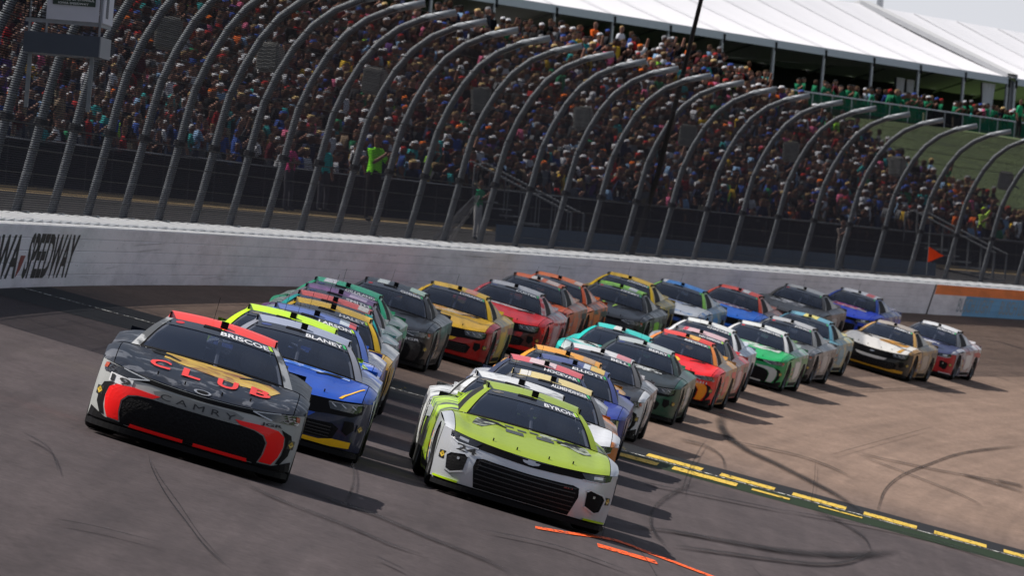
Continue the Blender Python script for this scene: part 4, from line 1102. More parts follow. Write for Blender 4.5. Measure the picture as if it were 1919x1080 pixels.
# roof hardware
mb = MB(); mb.box(-.15, -.075, -.036, .036, 1.22, 1.298); mb.box(-.18, -.14, -.015, .015, 1.27, 1.29); CM['pod'] = mb.mesh('roof_camera')
for s, n_ in ((1, 'l'), (-1, 'r')):
    mb = MB(); mb.box(-.95, -.06, s*.528-.008, s*.528+.008, 1.17, 1.245); CM['fin_'+n_] = mb.mesh('roof_rail')
mb = MB(); mb.tube([(-.45, -.12, 1.25), (-.50, -.12, 1.50)], .003, 4); CM['aerial'] = mb.mesh('aerial')
CM['duct'] = decal('roof_duct', S_shield, [(-.34, .90), (-.02, .90), (-.02, .995), (-.34, .995)], .012, OUTU)
def fr(pts, F, off, out): return decal('t', F, pts, off, out)
CM['surround'] = join_meshes('window_surround', [decal('t', S_shield, q, .003, OUTU, .1) for q in ([(-.90, .0), (.90, .0), (.90, .035), (-.90, .035)], [(-.91, .03), (-.875, .03), (-.875, .97), (-.91, .97)], [(.875, .03), (.91, .03), (.91, .97), (.875, .97)])])
CM['banner'] = decal('banner', S_shield, [(-.885, .72), (.885, .72), (.885, .985), (-.885, .985)], .006, OUTU)
def both(name, F, pts, off=.004, out=OUTF, thick=0.0): return [decal(name, F, pts, off, out, thick=thick), decal(name, F, pts, off, out, thick=thick, mirror=True)]
def sym(pts): return pts + [(-a, b) for a, b in reversed(pts)]
# --- maker-specific noses: lists of (part name, mesh, material key)
NOSE = {'camry': [], 'camaro': [], 'mustang': []}
L = NOSE['camry']
L.append(('nose_slot', decal('nose_slot', S_nose, sym([(0, .015), (.4, .012), (.75, .005), (.93, .02), (.93, .16), (.75, .15), (.5, .10), (.3, .095), (0, .10)][0:9]), .005), 'black'))
L.append(('badge_panel', decal('badge_panel', S_nose, sym([(0, .13), (.34, .13), (.44, .20), (.38, .34), (0, .34)]), .005), 'badge'))
L.append(('grille', decal('grille', S_nose, sym([(0, .35), (.42, .355), (.56, .39), (.645, .45), (.69, .57), (.685, .80), (.66, .975), (0, .985)]), .006), 'grille'))
for m in both('grille_surround', S_nose, [(.36, .265), (.62, .265), (.77, .31), (.835, .40), (.85, .58), (.83, .78), (.79, .93), (.675, .93), (.695, .78), (.70, .56), (.65, .43), (.56, .375), (.42, .345)], .012, thick=.02): L.append(('grille_surround', m, 'acc'))
for m in both('brake_duct', S_nose, [(.80, .28), (.90, .36), (.925, .50), (.92, .72), (.87, .90), (.83, .90), (.86, .72), (.865, .55), (.85, .42)], .006): L.append(('brake_duct', m, 'black'))
for m in both('lip_bar', S_nose, [(.05, .925), (.56, .925), (.57, .99), (.05, .99)], .018, thick=.02): L.append(('lip_bar', m, 'acc'))
for m in both('headlight', S_nose, [(.50, .03), (.72, .0), (.91, .01), (.945, .10), (.93, .17), (.76, .155), (.60, .125)], .008): L.append(('headlight', m, 'lens'))
for q_ in ([(.50, .030), (.76, -.005), (.76, .010), (.50, .048)], [(.50, .045), (.53, .045), (.70, .14), (.68, .155)]):
    for m in both('light_outline', S_nose, q_, .011): L.append(('light_outline', m, 'led'))
for m in both('marker_light', S_nose, [(.90, .02), (.935, .03), (.94, .12), (.91, .11)], .011): L.append(('marker_light', m, 'marker'))
for m in both('lower_corner', S_nose, [(.62, .955), (.80, .945), (.955, .82), (.97, .995), (.62, .998)], .013): L.append(('lower_corner', m, 'black'))
for m in both('lower_corner', S_nose, [(.0, .985), (.66, .985), (.66, 1.0), (.0, 1.0)], .010): L.append(('lower_edge', m, 'black'))
L = NOSE['camaro']
L.append(('nose_slot', decal('nose_slot', S_nose, sym([(0, .01), (.4, .0), (.8, -.01), (.86, .04), (.82, .14), (.6, .155), (.42, .15), (0, .17)]), .005), 'black'))
for m in both('headlight', S_nose, [(.56, .02), (.78, .0), (.90, .0), (.89, .12), (.80, .17), (.62, .15)], .009): L.append(('headlight', m, 'lens'))
for m in both('light_outline', S_nose, [(.58, .145), (.80, .165), (.89, .115), (.885, .135), (.81, .185), (.58, .165)], .011): L.append(('light_outline', m, 'led'))
for m in both('lamp_unit', S_nose, [(.70, .05), (.80, .045), (.80, .10), (.70, .11)], .012): L.append(('lamp_unit', m, 'chrome'))
L.append(('grille', decal('grille', S_nose, sym([(0, .33), (.50, .32), (.57, .36), (.585, .55), (.53, .985), (0, .985)]), .006), 'grille'))
for j in range(6):
    t0 = .37+.10*j
    L.append(('grille_bar', decal('grille_bar', S_nose, sym([(0, t0), (.54, t0), (.54, t0+.022), (0, t0+.022)]), .016, thick=.012), 'bar'))
for m in both('brake_duct', S_nose, [(.665, .40), (.70, .36), (.84, .43), (.87, .50), (.85, .76), (.80, .80), (.68, .70)], .006): L.append(('brake_duct', m, 'black'))
for m in both('duct_frame', S_nose, [(.645, .38), (.70, .33), (.86, .41), (.89, .50), (.865, .79), (.80, .83), (.66, .725), (.68, .70), (.80, .80), (.85, .76), (.87, .50), (.84, .43), (.70, .36), (.668, .40)], .014, thick=.012): L.append(('duct_frame', m, 'bumper'))
for m in both('duct_lamp', S_nose, [(.74, .46), (.765, .46), (.765, .51), (.74, .51)], .012): L.append(('duct_lamp', m, 'chrome'))
for m in both('lip_bar', S_nose, [(.70, .95), (.95, .95), (.95, .99), (.70, .99)], .02, thick=.02): L.append(('lip_bar', m, 'acc'))
L.append(('maker_badge', decal('maker_badge', S_nose, [(-.10, .05), (-.045, .05), (-.04, .02), (.04, .02), (.045, .05), (.10, .05), (.085, .10), (.035, .10), (.03, .13), (-.03, .13), (-.035, .10), (-.085, .10)], .012), 'chrome'))
L = NOSE['mustang']
L.append(('upper_grille', decal('upper_grille', S_nose, sym([(0, .01), (.4, .0), (.82, .0), (.91, .05), (.90, .22), (.80, .30), (.55, .31), (.40, .34), (0, .35)]), .005), 'black'))
for m in both('headlight', S_nose, [(.52, .05), (.88, .03), (.885, .16), (.84, .22), (.56, .20)], .009): L.append(('headlight', m, 'lens'))
for q in range(3):
    for m in both('light_bar', S_nose, [(.555+.105*q, .07), (.575+.105*q, .07), (.625+.105*q, .14), (.605+.105*q, .14)], .012): L.append(('light_bar', m, 'led'))
for m in both('light_outline', S_nose, [(.53, .045), (.88, .025), (.88, .035), (.53, .055)], .012): L.append(('light_outline', m, 'led'))
L.append(('lower_spear', decal('lower_spear', S_nose, sym([(0, .36), (.42, .35), (.36, .46), (.20, .50), (0, .50)]), .012, thick=.01), 'hood'))
L.append(('grille', decal('grille', S_nose, sym([(0, .54), (.62, .50), (.70, .58), (.66, .84), (0, .88)]), .006), 'grille'))
for j in range(4):
    t0 = .58+.07*j; L.append(('grille_bar', decal('grille_bar', S_nose, sym([(0, t0), (.62, t0), (.62, t0+.018), (0, t0+.018)]), .014, thick=.01), 'bar'))
L.append(('lip_bar', decal('lip_bar', S_nose, sym([(0, .90), (.52, .89), (.66, .82), (.86, .82), (.86, .95), (.66, .985), (0, .985)]), .014, thick=.02), 'acc'))
for m in both('brake_duct', S_nose, [(.74, .40), (.84, .40), (.86, .56), (.80, .70), (.74, .62)], .006): L.append(('brake_duct', m, 'black'))
HOODV = both('hood_vent', S_top, [(.30, .70), (.56, .80), (.60, .90), (.52, .93), (.40, .86), (.28, .74)], .006, OUTU)
PINS = []
for y, xi in ((.45, .10), (-.45, .10), (.18, .08), (-.18, .08)):
    mb = MB(); p = S_top(y, xi); mb.tube([p, p+Vector((0, 0, .03))], .008, 6); PINS.append(mb.mesh('hood_pin'))
STICK = both('sponsor_patch', S_nose, [(.885, .44), (.945, .45), (.945, .60), (.885, .59)], .008)
STICK2 = both('sponsor_patch_mark', S_nose, [(.915, .455), (.94, .52), (.915, .585), (.89, .52)], .011)

def vivid(c):
    g = sum(c)/3; return [max(.004, min(.92, (g + (x-g)*1.18)*1.10)) for x in c]
def paint(name, c, c2=None, scale=2.2, edge=.5, soft=.04, rough=.28, dirt=.25, stretch=(1, 1, 1), metal=0.0, coat=.28):
    m, nt, b = new_mat(name)
    t = N(nt, 'ShaderNodeTexCoord'); mp = N(nt, 'ShaderNodeMapping'); mp.inputs['Scale'].default_value = stretch
    nt.links.new(t.outputs['Object'], mp.inputs[0]); src = None
    col = N(nt, 'ShaderNodeRGB'); col.outputs[0].default_value = c4(vivid(c)); src = col.outputs[0]
    if c2 is not None:
        n = N(nt, 'ShaderNodeTexNoise', Scale=scale, Detail=5.0, Roughness=.62, Distortion=.8); nt.links.new(mp.outputs[0], n.inputs['Vector'])
        r = N(nt, 'ShaderNodeMapRange'); r.inputs['From Min'].default_value = edge-soft; r.inputs['From Max'].default_value = edge+soft; nt.links.new(n.outputs['Fac'], r.inputs['Value'])
        mx = N(nt, 'ShaderNodeMixRGB'); mx.inputs['Color2'].default_value = c4(vivid(c2)); nt.links.new(r.outputs[0], mx.inputs['Fac']); nt.links.new(src, mx.inputs['Color1']); src = mx.outputs[0]
    d = N(nt, 'ShaderNodeTexNoise', Scale=7.0, Detail=8.0, Roughness=.75); nt.links.new(t.outputs['Object'], d.inputs['Vector'])
    dr = N(nt, 'ShaderNodeMapRange'); dr.inputs['From Min'].default_value = .45; dr.inputs['From Max'].default_value = .8; dr.inputs['To Max'].default_value = dirt; nt.links.new(d.outputs['Fac'], dr.inputs['Value'])
    mx = N(nt, 'ShaderNodeMixRGB'); mx.inputs['Color2'].default_value = (.11, .095, .085, 1); nt.links.new(dr.outputs[0], mx.inputs['Fac']); nt.links.new(src, mx.inputs['Color1'])
    nt.links.new(mx.outputs[0], b.inputs['Base Color'])
    rr = N(nt, 'ShaderNodeMapRange'); rr.inputs['To Min'].default_value = rough; rr.inputs['To Max'].default_value = rough+.3; nt.links.new(d.outputs['Fac'], rr.inputs['Value']); nt.links.new(rr.outputs[0], b.inputs['Roughness'])
    b.inputs['Coat Weight'].default_value = coat; b.inputs['Coat Roughness'].default_value = .05; b.inputs['Specular IOR Level'].default_value = .22; b.inputs['Metallic'].default_value = metal
    return m
PC = {}
def pt(c, c2=None, **kw):
    key = (tuple(c), tuple(c2) if c2 else None, tuple(sorted(kw.items())))
    if key not in PC: PC[key] = paint('car_paint_%d' % len(PC), c, c2, **kw)
    return PC[key]
M_CBLK = simple('satin_black_plastic', (.006, .006, .007), .6, var=.2); M_GRLE = simple('black_grille_mesh', (.006, .006, .007), .6, var=.9, scale=45, bump=.6)
M_BAR = simple('grille_bar_black', (.022, .022, .025), .4); M_LENS = simple('headlight_lens', (.012, .013, .016), .12, coat=1.0); M_LED = simple('light_strip_white', (.55, .58, .62), .3)
M_CHR = simple('silver_badge', (.55, .56, .58), .25, .7); M_MARK = simple('amber_marker', (.45, .07, .03), .3); M_TYRE = simple('tyre_rubber', (.014, .014, .015), .75, var=.3)
M_RIM = simple('dark_wheel_metal', (.06, .06, .065), .4, .7); M_TUB = simple('dark_cockpit', (.012, .012, .014), .8); M_CAGE = simple('grey_cage_tube', (.40, .40, .43), .5); M_SEAT = simple('grey_seat_shell', (.08, .08, .10), .6)
M_HELM = simple('white_helmet', (.55, .55, .58), .25); M_BAN = simple('black_banner_film', (.012, .013, .018), .22, coat=.6); M_NAME = simple('white_name_lettering', (.70, .71, .74), .5, var=.02)
M_PATCH = simple('black_sponsor_patch', (.02, .018, .012), .4); M_PATCH2 = simple('yellow_sponsor_mark', (.50, .34, .03), .4)
def glassmat():
    m, nt, b = new_mat('tinted_windshield'); b.inputs['Base Color'].default_value = (.022, .032, .058, 1); b.inputs['Roughness'].default_value = .06; b.inputs['Specular IOR Level'].default_value = .6
    t = N(nt, 'ShaderNodeTexCoord'); n = N(nt, 'ShaderNodeTexNoise', Scale=6.0, Detail=8.0, Roughness=.7); nt.links.new(t.outputs['Object'], n.inputs['Vector'])
    r = N(nt, 'ShaderNodeMapRange'); r.inputs['To Min'].default_value = .04; r.inputs['To Max'].default_value = .22; nt.links.new(n.outputs['Fac'], r.inputs['Value']); nt.links.new(r.outputs[0], b.inputs['Roughness'])
    tr = N(nt, 'ShaderNodeBsdfTransparent'); tr.inputs['Color'].default_value = (.75, .8, .9, 1); ms = N(nt, 'ShaderNodeMixShader'); ms.inputs[0].default_value = .62
    nt.links.new(tr.outputs[0], ms.inputs[1]); nt.links.new(b.outputs[0], ms.inputs[2]); nt.links.new(ms.outputs[0], nt.nodes['Material Output'].inputs[0]); return m
M_GLASS = glassmat(); M_NETW = simple('black_window_net', (.012, .012, .013), .7, var=.3, scale=30)
M_STRIPE = [simple('flag_green', (.05, .45, .15), .4), simple('flag_lime', (.45, .75, .05), .4)]
OVAL = [(math.cos(i*math.pi/8), math.sin(i*math.pi/8)) for i in range(16)]
SHL = {}
def shield_logo(make):
    if make not in SHL:
        if make == 'camry':
            SHL[make] = join_meshes('maker_emblem', [decal('t', S_shield, [(-.72+.07*x, .87+.055*y) for x, y in OVAL] , .009, OUTU)]), simple('red_emblem', (.50, .02, .03), .4)
        elif make == 'mustang': SHL[make] = decal('maker_emblem', S_shield, [(-.70+.10*x, .87+.05*y) for x, y in OVAL], .009, OUTU), simple('blue_emblem', (.04, .06, .20), .4)
        else: SHL[make] = decal('maker_emblem', S_shield, [(-.84, .85), (-.78, .85), (-.77, .82), (-.67, .82), (-.66, .85), (-.60, .85), (-.62, .90), (-.67, .90), (-.68, .93), (-.76, .93), (-.77, .90), (-.82, .90)], .009, OUTU), simple('grey_gold_emblem', (.14, .13, .11), .4)
    return SHL[make]
FIX = [('inner_tub', 'tub', M_TUB), ('seat', 'seat', M_SEAT), ('roll_cage', 'cage', M_CAGE), ('splitter', 'splitter', M_CBLK), ('lower_valance', 'valance', M_CBLK),
       ('roof_camera', 'pod', M_CBLK), ('roof_rail', 'fin_l', M_CBLK), ('roof_rail', 'fin_r', M_CBLK), ('aerial', 'aerial', M_CBLK), ('side_window', 'window_l', M_NETW), ('side_window', 'window_r', M_NETW), ('rear_window', 'rglass', M_GLASS), ('driver_helmet', 'helmet', M_HELM)]
def add(name, me, mat, parent):
    if len(me.materials) == 0: me.materials.append(mat)
    o = bpy.data.objects.new(name, me); COL.objects.link(o); o.parent = parent
    o.material_slots[0].link = 'OBJECT'; o.material_slots[0].material = mat
    return o
def make_car(c):
    a, off = c['a'], c['o']; t, inn, u = frame(a); n = (u + inn*TB).normalized(); fw = -t
    fw = (fw - n*fw.dot(n)).normalized(); fw = (Matrix.Rotation(math.radians(c.get('yaw', 0)), 3, n) @ fw).normalized(); lf = n.cross(fw)
    e = empty('race_car'); M = Matrix((fw, lf, n)).transposed().to_4x4(); M.translation = P(off-.205, a) + fw*.12 + n*.004; e.matrix_world = M
    tag(e, c['label'], 'race car', 'stock cars racing in the pack')
    g = lambda k, d=None: c.get(k, d)
    hood = g('hood'); bump = g('bumper', hood); roof = g('roof', hood); pil = g('pillar', roof); side = g('side', hood); acc = g('acc', bump)
    parts = [('hood', 'hood', hood), ('roof', 'roof', roof), ('front_pillar', 'pillar_l', pil), ('front_pillar', 'pillar_r', pil), ('rear_pillar', 'rearpillar_l', side), ('rear_pillar', 'rearpillar_r', side),
             ('front_fender', 'fender_l', g('fender', hood)), ('front_fender', 'fender_r', g('fender', hood)), ('door', 'door_l', side), ('door', 'door_r', side), ('quarter_panel', 'quarter_l', side), ('quarter_panel', 'quarter_r', side),
             ('shoulder', 'shoulder_l', side), ('shoulder', 'shoulder_r', side), ('deck_lid', 'deck', side), ('rear_bumper', 'rear', side), ('rear_spoiler', 'spoiler', side)]
    O = {}
    for nm, k, mt in parts: O[k] = add(nm, CM[k], mt, e)
    for nm, k, mt in FIX: add(nm, CM[k], mt, e)
    nose = add('front_bumper', CM['nose'], bump, e)
    key = {'black': M_CBLK, 'grille': M_GRLE, 'bar': M_BAR, 'lens': M_LENS, 'led': M_LED, 'chrome': M_CHR, 'marker': M_MARK, 'acc': acc, 'bumper': bump, 'hood': hood, 'badge': g('badge', bump)}
    for nm, me, k in NOSE[c['make']]: add(nm, me, key[k], nose)
    for me in STICK: add('sponsor_patch', me, M_PATCH, nose)
    for me in STICK2: add('sponsor_patch_mark', me, M_PATCH2, nose)
    for me in HOODV: add('hood_vent', me, M_CBLK, O['hood'])
    for me in PINS: add('hood_pin', me, M_CBLK, O['hood'])
    gl = add('windshield', CM['glass'], M_GLASS, e); add('window_surround', CM['surround'], M_CBLK, gl); add('banner', CM['banner'], M_BAN, gl); add('roof_duct', CM['duct'], M_CBLK, gl)
    lm, lmat = shield_logo(c['make']); add('maker_emblem', lm, lmat, gl)
    if g('name'):
        L_ = len(c['name']); w = min(.86, .112*L_+.05); x1 = .80; x0 = max(-.02, x1-w)
        add('name_lettering', text_on(S_shield, c['name'], x0, x1, .755, .895, .011, OUTU, .025), M_NAME, gl)
    add('banner_stripe', CM['stripe'], M_STRIPE[g('stripe', 0)], gl)
    for x in WX:
        for s in (1, -1):
            w = add('wheel', CM['rim'], M_RIM, e); w.location = (x, s*.835, .347)
            if s < 0: w.rotation_euler = (0, 0, math.pi)
            elif x > 0: w.rotation_euler = (0, .3, 0)
            ty = add('tyre', CM['tyre'], M_TYRE, w)
    dark = sum(c.get('tone', (0, 0, 0))) > .6
    for nm, me, k in FL: add(nm, me, (roof if k == 0 else bump if k == 1 else M_CBLK) if k < 3 else STK[k-3], {'door_graphic': O['door_l'], 'sill_graphic': O['door_l'], 'quarter_graphic': O['quarter_l']}.get(nm, O['fender_l']))
    for nm, F, pts, offs, out, mat in g('decals', []):
        par = nose if F is S_nose else (O['roof'] if F is S_roof else (gl if F is S_shield else O['hood']))
        add(nm, decal(nm, F, pts, offs, out), mat, par)
    for nm, F, body, a0, a1, b0, b1, out, mat, bold in g('texts', []):
        par = nose if F is S_nose else (O['roof'] if F is S_roof else O['hood'])
        add(nm, text_on(F, body, a0, a1, b0, b1, .016 if mat is BLKT2 else .012, out, bold), mat, par)
    return e
def S_left(x, q): return S_side(x, q, 1)
OUTL = Vector((0, 1, 0))
FL = []
for nm, pts, k in (('door_graphic', [(.30, .18), (-.10, .14), (-.55, .20), (-.62, .62), (-.20, .74), (.22, .70)], 0), ('quarter_graphic', [(-.90, .10), (-1.7, .10), (-2.1, .22), (-1.9, .30), (-1.0, .24)], 1), ('sill_graphic', [(.42, .84), (-.95, .84), (-.95, .95), (.42, .95)], 2)):
    for mir in (False, True): FL.append((nm, decal(nm, S_left, pts, .005, OUTL, mirror=mir), k))
for r_ in range(3):
    for q_ in range(4):
        x0 = .90 - .12*q_; t0 = .30+.17*r_
        for mir in (False, True): FL.append(('contingency_sticker', decal('contingency_sticker', S_left, [(x0, t0), (x0-.09, t0), (x0-.09, t0+.12), (x0, t0+.12)], .005, OUTL, mirror=mir), 3+(r_*4+q_) % 5))
STK = [simple('sticker_%s' % n_, c_, .4) for n_, c_ in (('white', (.62, .62, .64)), ('yellow', (.60, .42, .03)), ('red', (.45, .03, .03)), ('blue', (.03, .08, .34)), ('black', (.012, .012, .013)))]
CM['stripe'] = decal('banner_stripe', S_shield, [(.815, .80), (.87, .80), (.87, .955), (.815, .955)], .009, OUTU)

W_ = (.66, .66, .68); BK = (.010, .010, .012); SIL = (.40, .41, .42); DG = (.05, .052, .056)
RED = (.62, .020, .018); YEL = (.80, .46, .012); BLU = (.018, .10, .48); LIM = (.42, .62, .035)
def roofpatch(col, u0, u1, v0=.03, v1=.5): return ('roof_patch', S_roof, [(u0, v0), (u1, v0), (u1, v1), (u0, v1)], .004, OUTU, pt(col))
def hoodpatch(col, y0, y1, x0, x1, nm='hood_patch'): return (nm, S_top, [(y0, x0), (y1, x0), (y1, x1), (y0, x1)], .005, OUTU, col)
BLKT = simple('black_number_vinyl', (.010, .010, .012), .4); BLKT2 = simple('black_number_face', (.009, .009, .010), .4); REDT = simple('red_vinyl', (.80, .035, .02), .35); WHT_T = simple('white_vinyl', (.68, .68, .70), .4)
GOLD = paint('gold_graphic', (.50, .35, .10), (.16, .06, .04), scale=3.2, edge=.56, soft=.10, rough=.3)
def seg_letters():   # CAMRY in open block letters
    return None
CARS = []
def car(id_, make, o, a, label, **kw):
    kw.update(make=make, o=o, a=a, label=label); CARS.append(kw)
CAMO = pt((.008, .011, .019), (.095, .10, .115), scale=4.2, edge=.565, soft=.025, rough=.3, coat=.06)
car('A1', 'camry', 4.82, -23.0, 'dark camouflage car with red grille surround and red roof leading the outside line', yaw=1.2, hood=CAMO, fender=CAMO, bumper=pt((.33, .34, .335)), badge=pt((.17, .175, .175)), roof=pt((.74, .075, .06)), pillar=pt((.07, .075, .08), SIL, scale=3), side=CAMO, acc=pt((.92, .035, .012), rough=.35, dirt=.05), name='BRISCOE', stripe=1,
    decals=[('grille_plate', S_nose, [(-.862, .15), (-.64, .15), (-.64, .31), (-.862, .31)], .009, OUTF, pt((.62, .62, .63))), ('hood_graphic', S_top, [(-.45, .66), (-.10, .56), (.30, .46), (.62, .40), (.70, .60), (.60, .80), (.30, .93), (-.45, .965)], .005, OUTU, GOLD), ('maker_badge', S_top, [(.0+.085*x, .035+.03*y) for x, y in OVAL], .010, OUTU, M_CHR), ('maker_badge_centre', S_top, [(.0+.06*x, .035+.018*y) for x, y in OVAL], .013, OUTU, M_CBLK)],
    texts=[('hood_lettering', S_top, 'C', -.56, -.36, .26, .50, OUTU, REDT, .03), ('hood_lettering', S_top, 'L', -.24, -.06, .26, .50, OUTU, REDT, .03), ('hood_lettering', S_top, 'U', .10, .30, .26, .50, OUTU, REDT, .03), ('hood_lettering', S_top, 'B', .42, .62, .26, .50, OUTU, REDT, .03),
           ('bumper_number', S_nose, '19', -.845, -.655, .295, .165, OUTF, BLKT2, .02), ('team_lettering', S_nose, 'JGR', .60, .80, .27, .20, OUTF, BLKT, .03), ('model_lettering', S_nose, 'C A M R Y', -.36, .36, .30, .185, OUTF, BLKT, .0)])
car('A2', 'mustang', 5.30, -11.0, 'blue car with yellow lower lip right behind the camouflage leader', hood=pt((.014, .070, .34)), fender=pt((.016, .06, .28), (.02, .03, .10), scale=1.5), bumper=pt((.008, .012, .036)), roof=pt((.30, .33, .42)), pillar=pt((.24, .25, .29)), side=pt((.02, .09, .38), (.45, .48, .55), scale=1.8), acc=pt(YEL), name='BLANEY',
    decals=[hoodpatch(pt((.46, .55, .78), (.06, .15, .5), scale=4), -.62, .66, .80, .95), ('side_stripe', S_top, [(.62, .03), (.655, .03), (.86, .40), (.84, .42)], .006, OUTU, pt(YEL))],
    texts=[('hood_lettering', S_top, 'MIL', -.62, -.40, .42, .58, OUTU, WHT_T, .02)])
car('A3', 'camaro', 5.04, -5.9, 'lime roofed car tucked behind the blue car', hood=pt((.45, .72, .03)), roof=pt((.50, .74, .04)), pillar=pt((.50, .74, .04)), side=pt((.45, .70, .03), BK), bumper=pt(DG))
car('A4', 'camaro', 5.16, .9, 'slate blue car third in the left stack of roofs', hood=pt(BLU, W_, scale=1.6), roof=pt((.10, .14, .34)), pillar=pt((.10, .15, .38)), side=pt((.62, .62, .64), (.03, .08, .35), scale=2.4), bumper=pt(BLU), name='LARSON', stripe=1, decals=[roofpatch((.5, .55, .6), .55, .78), roofpatch((.55, .10, .10), .78, .95)])
car('A5', 'camaro', 5.11, 9.5, 'yellow roofed car with silver flank in the left stack', hood=pt(YEL), roof=pt((.72, .46, .04)), pillar=pt((.72, .46, .04)), side=pt(SIL, (.60, .6, .6), scale=2), bumper=pt(BK), name='HALEY', stripe=1)
car('A6', 'mustang', 4.88, 15.7, 'coral roofed car with teal pillar in the left stack', hood=pt((.03, .40, .38)), roof=pt((.66, .12, .10)), pillar=pt((.03, .42, .40)), side=pt((.45, .47, .48), (.03, .30, .28)), decals=[roofpatch((.66, .62, .58), .62, .9)])
car('A7', 'mustang', 4.61, 22.5, 'purple roofed car in the left stack', hood=pt((.16, .06, .20)), roof=pt((.24, .12, .27)), pillar=pt((.20, .19, .21)), side=pt((.34, .36, .36), (.05, .25, .15)), name='SMITH', decals=[roofpatch((.55, .45, .58), .25, .75)])
car('A8', 'mustang', 4.31, 29.2, 'green roofed car at the back of the left stack by the wall', hood=pt((.04, .36, .19)), roof=pt((.05, .38, .21)), pillar=pt((.05, .38, .21)), side=pt((.36, .38, .38), (.03, .26, .12), scale=2.4), name='GILLILAND', decals=[roofpatch((.66, .66, .68), -.72, -.35)])
car('A9', 'camry', 4.32, 40.1, 'all black car beside the white wall', hood=pt(BK), fender=pt(BK, (.09, .09, .09)), roof=pt((.03, .032, .034)), pillar=pt((.03, .031, .033)), side=pt((.025, .025, .026), (.16, .16, .16)), bumper=pt(BK), acc=pt(BK), badge=pt(BK), name='GIBBS', decals=[roofpatch((.60, .64, .62), -.6, -.25), roofpatch((.45, .58, .48), .45, .95)], texts=[('team_lettering', S_nose, 'JGR', .56, .80, .33, .23, OUTF, WHT_T, .03)])
car('A10', 'mustang', 4.54, 51.2, 'yellow hooded car with red bumper near the wall', yaw=-.5, hood=pt(YEL), fender=pt((.42, .02, .018)), roof=pt((.74, .47, .05)), pillar=pt((.70, .44, .05)), side=pt((.60, .38, .03), (.25, .2, .12)), bumper=pt((.30, .014, .014)), acc=pt((.36, .016, .014)), name='LOGANO', decals=[roofpatch((.66, .30, .22), .2, .6), ('hood_graphic', S_top, [(-.6, .62), (.5, .70), (.6, .93), (-.6, .93)], .005, OUTU, pt((.66, .35, .14), (.75, .6, .4), scale=3))])
car('A11', 'mustang', 4.32, 64.9, 'red hooded car with silver roof near the wall', yaw=-.5, hood=pt((.66, .016, .026)), fender=pt((.62, .016, .024)), roof=pt((.46, .46, .48)), pillar=pt((.40, .06, .07), SIL), side=pt((.30, .30, .32), (.40, .03, .03)), bumper=pt((.06, .012, .012), RED), acc=pt((.55, .02, .02)), name='CUSTER', decals=[hoodpatch(pt((.6, .3, .3), (.7, .7, .7), scale=4), -.6, .6, .82, .94)])
car('A12', 'camaro', 3.66, 75.1, 'orange car with charcoal pillars and white-striped roof', hood=pt((.62, .12, .03)), roof=pt((.66, .16, .06)), pillar=pt((.06, .062, .068)), side=pt((.30, .22, .18), (.55, .13, .03)), bumper=pt(BK), decals=[roofpatch((.68, .62, .58), -.3, .1), roofpatch((.62, .5, .45), .3, .8)])
car('A13', 'camaro', 3.48, 80.4, 'all orange car nearest the wall behind the orange and white one', hood=pt((.70, .17, .02)), roof=pt((.70, .19, .06)), pillar=pt((.50, .10, .04)), side=pt((.62, .15, .02), (.06, .05, .05)), bumper=pt(BK), decals=[roofpatch((.7, .55, .48), .6, .9)])
car('A15', 'camry', 4.02, 87.2, 'black car with lime roof stripe and lime claw marks', hood=pt(BK), fender=pt(BK, (.16, .16, .16)), roof=pt((.30, .62, .08)), pillar=pt((.035, .036, .038)), side=pt((.03, .03, .03), (.2, .2, .2)), bumper=pt(BK), acc=pt(BK), badge=pt(BK), name='HERBST', decals=[roofpatch((.66, .68, .64), .3, .65)] + [('hood_claw', S_top, [(y, .88), (y+.07, .86), (y+.05, .70), (y+.02, .56), (y-.0, .68)], .006, OUTU, pt((.36, .55, .10))) for y in (-.46, -.18, .10)])
car('A14', 'mustang', 3.15, 95.2, 'yellow roofed car close to the wall behind the black and lime one', hood=pt((.60, .38, .03)), roof=pt((.72, .46, .05)), pillar=pt((.62, .42, .06)), side=pt((.30, .26, .16), (.55, .38, .04)), bumper=pt(DG), name='GRAGSON')
car('A16', 'camaro', 3.56, 101.4, 'white hooded car with blue roof and green pillar', hood=pt((.62, .64, .68), (.15, .28, .5), scale=1.6, edge=.62), fender=pt((.58, .60, .64), (.06, .18, .42)), roof=pt((.08, .24, .58)), pillar=pt((.20, .42, .10)), side=pt((.30, .32, .33), (.12, .25, .42)), bumper=pt((.03, .08, .30), BK), decals=[roofpatch((.64, .66, .70), -.98, -.75), hoodpatch(pt((.03, .10, .35), (.5, .55, .62), scale=5), -.6, .6, .80, .93)])
car('A17', 'mustang', 3.77, 109.8, 'bright blue car with red roof and white hood lettering', hood=pt((.018, .16, .62)), roof=pt((.66, .10, .07)), pillar=pt((.50, .09, .06)), side=pt((.32, .16, .14), (.10, .1, .11)), bumper=pt((.02, .10, .42), BK), decals=[hoodpatch(pt((.62, .63, .68), (.25, .05, .08), scale=7), -.62, .58, .72, .94), roofpatch((.62, .60, .60), .1, .45)])
car('A18', 'camry', 3.23, 124.2, 'charcoal car with silver hood graphic next to the wall', hood=pt((.05, .05, .052)), roof=pt((.38, .385, .39)), pillar=pt((.06, .06, .062)), side=pt((.10, .09, .09), (.20, .18, .18)), bumper=pt((.03, .03, .03)), acc=pt(DG), decals=[hoodpatch(pt((.55, .56, .58), (.12, .12, .13), scale=3), -.6, .3, .55, .9)])
